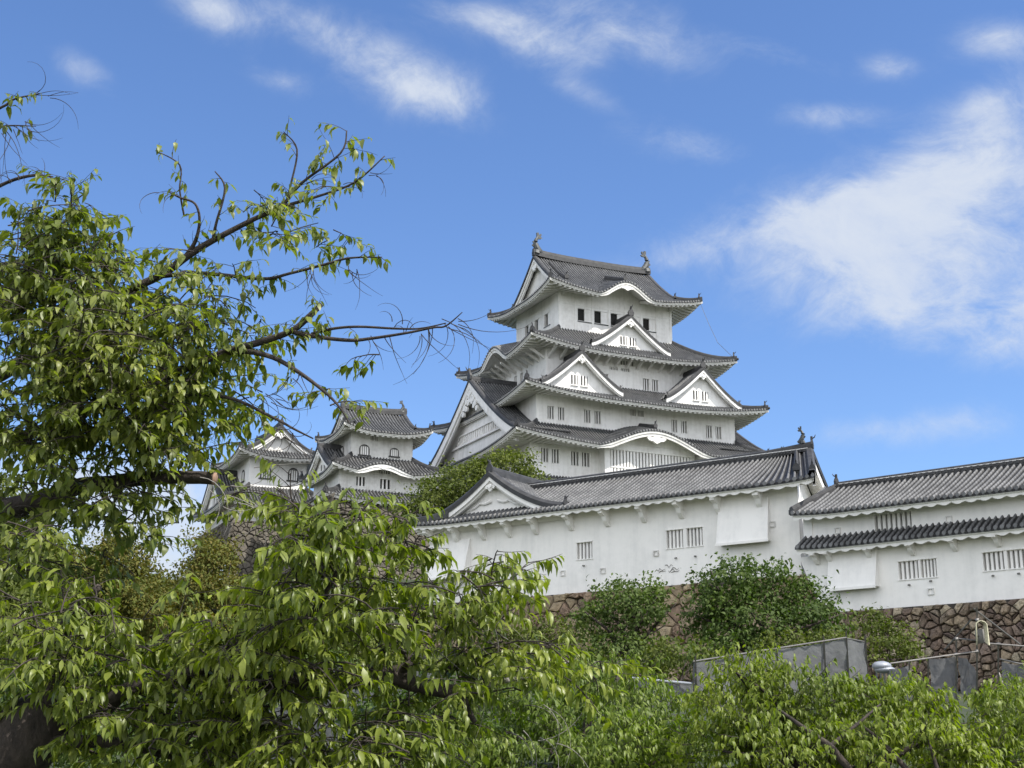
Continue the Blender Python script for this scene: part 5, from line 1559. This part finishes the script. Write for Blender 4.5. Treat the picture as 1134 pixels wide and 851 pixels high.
for i, (lab, u, v, Y, bl) in enumerate((
        ('dark undergrowth bush low at the left edge, behind the leaning trunk', 40, 800, 30, [(20, 770, 30, 80, 40, 1.2), (80, 830, 29, 90, 40, 1.2), (140, 760, 31, 70, 40, 1.2)]),
        ('dark undergrowth bush low behind the cherry plumes, left of the sheet hoarding', 220, 800, 31, [(200, 790, 31, 80, 50, 1.2), (260, 770, 31, 60, 40, 1.2), (240, 840, 30, 80, 30, 1.2)]),
        ('dark undergrowth bush low behind the bottom centre cherry tree', 640, 820, 32, [(600, 810, 32, 70, 44, 1.2), (680, 815, 32, 70, 44, 1.2), (740, 830, 31, 60, 36, 1.2)]),
        ('dark undergrowth bush low behind the wide bottom right cherry tree', 900, 830, 31, [(840, 825, 31, 80, 36, 1.2), (930, 828, 31, 80, 36, 1.2), (1020, 830, 31, 80, 36, 1.2), (1100, 825, 31, 60, 36, 1.2)]),
        ('dark undergrowth bush low behind the cherry plumes, right of the sheet hoarding', 440, 810, 30, [(430, 800, 30, 60, 46, 1.2), (490, 800, 30, 60, 46, 1.2), (520, 770, 31, 60, 30, 1.2)]))):
    leafy('bush', lab, 'bush', (at(u, v, Y).x, Y, gh(at(u, v, Y).x, Y)), bl, 6000, .12, 'leaf_dark', 70 + i, trunk_r=.06, cut=-.4)

# ------------------------------------------------------------------ building site in front of the ramparts
def pole(mb, a, b_, r=.024): mb.tube([a, b_], r, 8)
nf = thing('netting_fence', 'grey netting screen with poles, peak above the bottom right cherry tree', 'screen', (at(860, 760, 48).x, 48, gh(12, 48) - .2))
Yn = 48.0
topl = [(767.5, 733.5, 47.0), (815, 726, 47.4), (860, 719, 47.8), (937, 707, 48.4)]
topr = [(937, 707, 48.4), (958, 711, 49.4)]
nm = MB()
def net_strip(mb, tops, drop, sag=.05, nseg=10):
    rows = []
    for (a, b_) in zip(tops, tops[1:]):
        A, B_ = at(*a), at(*b_)
        for i in range(nseg + (1 if b_ is tops[-1] else 0)):
            f = i / nseg
            P = A.lerp(B_, f) - Vector((0, 0, sag * math.sin(math.pi * f)))
            rows.append([P + Vector((random.uniform(-.03, .03), random.uniform(-.06, .06), -drop * k / 6)) for k in range(7)])
    mb.grid(rows)
net_strip(nm, topl, 2.4)
mb_world(nm, 'net', 'net', nf)
nm = MB(); net_strip(nm, topr, 2.4, .02, 4); mb_world(nm, 'side_net', 'net', nf)
pmb = MB()
for a, b_ in zip(topl, topl[1:]): pole(pmb, at(*a) + Vector((0, -.05, .02)), at(*b_) + Vector((0, -.05, .02)))
pole(pmb, at(*topr[0]), at(*topr[1]))
mb_world(pmb, 'top_rail', 'steel_pipe', nf)
for (u, v, Y) in ((770, 733, 47), (815, 725, 47.4), (860, 718, 47.8), (912, 710, 48.2), (937, 706, 48.4), (958, 710, 49.4)):
    pmb = MB(); P = at(u, v, Y); pole(pmb, P + Vector((0, -.04, .18)), P + Vector((0, -.04, -3.2)), .028); mb_world(pmb, 'post', 'steel_pipe', nf)
ls = thing('sheeting_fence', 'low grey sheeting with a pale top rail, left of the netting screen', 'screen', (at(740, 770, 46.5).x, 46.5, gh(8, 46.5) - .2))
nm = MB(); net_strip(nm, [(700, 752, 46.5), (735, 757, 46.5), (768, 758, 46.6)], 1.8, .01); mb_world(nm, 'sheet', 'net', ls)
pmb = MB(); pole(pmb, at(700, 751, 46.4), at(769, 757.5, 46.5), .04); mb_world(pmb, 'top_rail', 'silver_tarp', ls)
for u in (705, 738, 768):
    pmb = MB(); P = at(u, 755, 46.45); pole(pmb, P + Vector((0, 0, .1)), P - Vector((0, 0, 2.4)), .028); mb_world(pmb, 'post', 'steel_pipe', ls)
tb = MB()
c = at(976, 738, 48.6)
for k_, (dx, dz_, rx, rz) in enumerate(((0, 0, .33, .17), (.10, -.12, .36, .12))):
    rows = []
    for i in range(9):
        a = math.pi * i / 8
        rows.append([c + Vector((dx + rx * math.cos(2 * math.pi * j / 14) * math.sin(a) * (1 + .05 * math.sin(5 * j)), .32 * math.sin(2 * math.pi * j / 14) * math.sin(a), dz_ + rz * math.cos(a))) for j in range(14)])
    tb.grid(rows, closed=True)
for i in range(4):
    tb.tube([c + Vector((-.2 + .13 * i, -.1, -.15)), c + Vector((-.2 + .13 * i, -.1, -2.2))], .03, 6)
o = mb_world(tb, 'tarpaulin_bundle', 'silver_tarp', None)
tag(o, 'silver white tarpaulin bundle lying at the right end of the netting', 'tarpaulin')
sc_ = thing('scaffold', 'steel pipe scaffold with diagonal braces in front of the reddish rampart', 'scaffold', (at(1060, 745, 47).x, 47, gh(17, 47) - .2))
def pipes(lst, name):
    for (a, b_) in lst:
        pmb = MB(); pole(pmb, at(*a), at(*b_), .026); mb_world(pmb, name, 'steel_pipe', sc_)
pipes([((986, 735, 47.5), (1083, 721.5, 47)), ((1091, 712.5, 47), (1150, 717, 46.5)), ((1058, 707, 47.4), (1092, 711, 47)), ((1107, 730, 47), (1150, 740, 46.5))], 'rail')
pipes([((1059, 705, 47.3), (1059, 800, 47.3)), ((1082, 672, 47.05), (1082, 800, 47.05)), ((1105.5, 712, 47), (1105.5, 800, 47)), ((1028, 727, 47.4), (1028, 800, 47.4)), ((1007, 730, 47.4), (1007, 800, 47.4))], 'post')
pipes([((1078, 674, 47.1), (1130, 714, 46.7)), ((1076, 686, 47.1), (1046, 720, 47.4)), ((1125, 800, 47.6), (1106, 745, 47.2))], 'brace')
for tops, dr, nm_ in (([(1029, 730, 47.5), (1058, 727, 47.4)], 1.4, 'net'), ([(1061, 727, 47.3), (1070, 729, 47.3), (1081, 741, 47.1)], 1.2, 'net'), ([(1108, 733, 47.0), (1140, 737, 46.7)], 1.5, 'net'), ([(985, 741, 47.6), (1007, 737, 47.5)], 1.2, 'net')):
    nm = MB(); net_strip(nm, tops, dr, .03, 6); mb_world(nm, nm_, 'net', sc_)
cl = MB()
for (u, v, Y) in ((1082, 687, 47.05), (1082, 704, 47.05), (1082, 721.5, 47.05), (1059, 708, 47.3), (1059, 725, 47.3), (1105.5, 713.5, 47)):
    P = at(u, v, Y); k0 = Vector((.05, .05, .06)); cl = MB(); cl.box(P.x - .05, P.x + .05, P.y - .06, P.y + .05, P.z - .05, P.z + .05); mb_world(cl, 'clamp', 'steel_pipe', sc_)
rp = MB()
c = at(1086, 700, 46.95)
for k_ in range(5):
    w_, h_ = .13 + .012 * k_, .36 + .02 * k_
    pts = []
    for i in range(17):
        a = math.pi * (i / 16)
        pts.append(c + Vector((w_ * math.cos(a) + random.uniform(-.01, .01), -.03 * k_, .18 + .16 * math.sin(a))) if 0 < i < 16 else c + Vector((w_ * (1 if i == 0 else -1) * 1.15, -.03 * k_, -h_)))
    rp.tube(pts, .022, 6)
o = mb_world(rp, 'rope_coil', 'rope', None); tag(o, 'pale yellow rope coil hanging on the tall scaffold post', 'rope')
bgm = MB()
bgm.prism([c + Vector(q) for q in ((-.13, .05, .1), (.12, .05, .1), (.16, .05, -.35), (-.12, .05, -.38))], [c + Vector(q) for q in ((-.13, .16, .08), (.12, .16, .08), (.17, .18, -.34), (-.13, .18, -.36))])
o = mb_world(bgm, 'tool_bag', 'recess_grey', None); tag(o, 'small grey bag hanging behind the yellow rope coil', 'bag')
# grey hoarding seen through the cherry leaves at bottom left
hd = thing('site_hoarding', 'grey sheet hoarding glimpsed through the leaves at bottom left', 'hoarding', (at(330, 830, 33).x, 33, gh(-5, 33) - .1))
nm = MB()
net_strip(nm, [(180, 742, 34), (300, 738, 33.6), (420, 735, 33.2), (520, 752, 33)], 3.0, .03)
mb_world(nm, 'sheet', 'net', hd)
for u, v, Y in ((240, 739, 33.8), (360, 735, 33.4), (470, 742, 33.1)):
    pmb = MB(); P = at(u, v, Y); pole(pmb, P + Vector((0, -.05, .1)), P - Vector((0, .05, 3.2)), .03); mb_world(pmb, 'post', 'steel_pipe', hd)
pmb = MB(); pole(pmb, at(300, 851, 32.5), at(345, 806, 33), .04); mb_world(pmb, 'brace', 'bark_pale', hd)
# dry vine clinging to the white wall above the dark trees
vn = MB(); random.seed(3)
o0 = Vector((0, 84, 0)); aa = Vector((math.cos(TA), math.sin(TA), 0)); nn_ = Vector((math.sin(TA), -math.cos(TA), 0))
for i in range(6):
    s0, z0 = 9.4 + random.uniform(0, 1.5), 10.15 + random.uniform(0, .35)
    pts = [o0 + aa * (s0 + .12 * k + random.uniform(-.05, .05)) + nn_ * .03 + Vector((0, 0, z0 + random.uniform(-.1, .1))) for k in range(5)]
    vn.tube(pts, [.012, .016, .014, .012, .006], 4)
o = mb_world(vn, 'dry_vine', 'bark', None); tag(o, 'dark dry vine twigs clinging to the white turret wall', 'vine')

GROUPS = {'cherry_tree': 'cherry trees in the castle garden', 'bushy_tree': 'bushy trees on the slope at left', 'broadleaf_tree': 'dark green trees in front of the ramparts',
          'shrub': 'shrubs at the foot of the ramparts', 'bush': 'undergrowth bushes behind the cherry trees', 'small_keep': 'small keeps left of the tall keep',
          'long_turret': 'long white turrets below the keep', 'stone_wall': 'stone ramparts under the long turrets', 'stone_base': 'stone bases of the keeps'}
for o in list(col.objects):
    if o.parent is None and o.name.split('.')[0] in GROUPS: o['group'] = GROUPS[o.name.split('.')[0]]
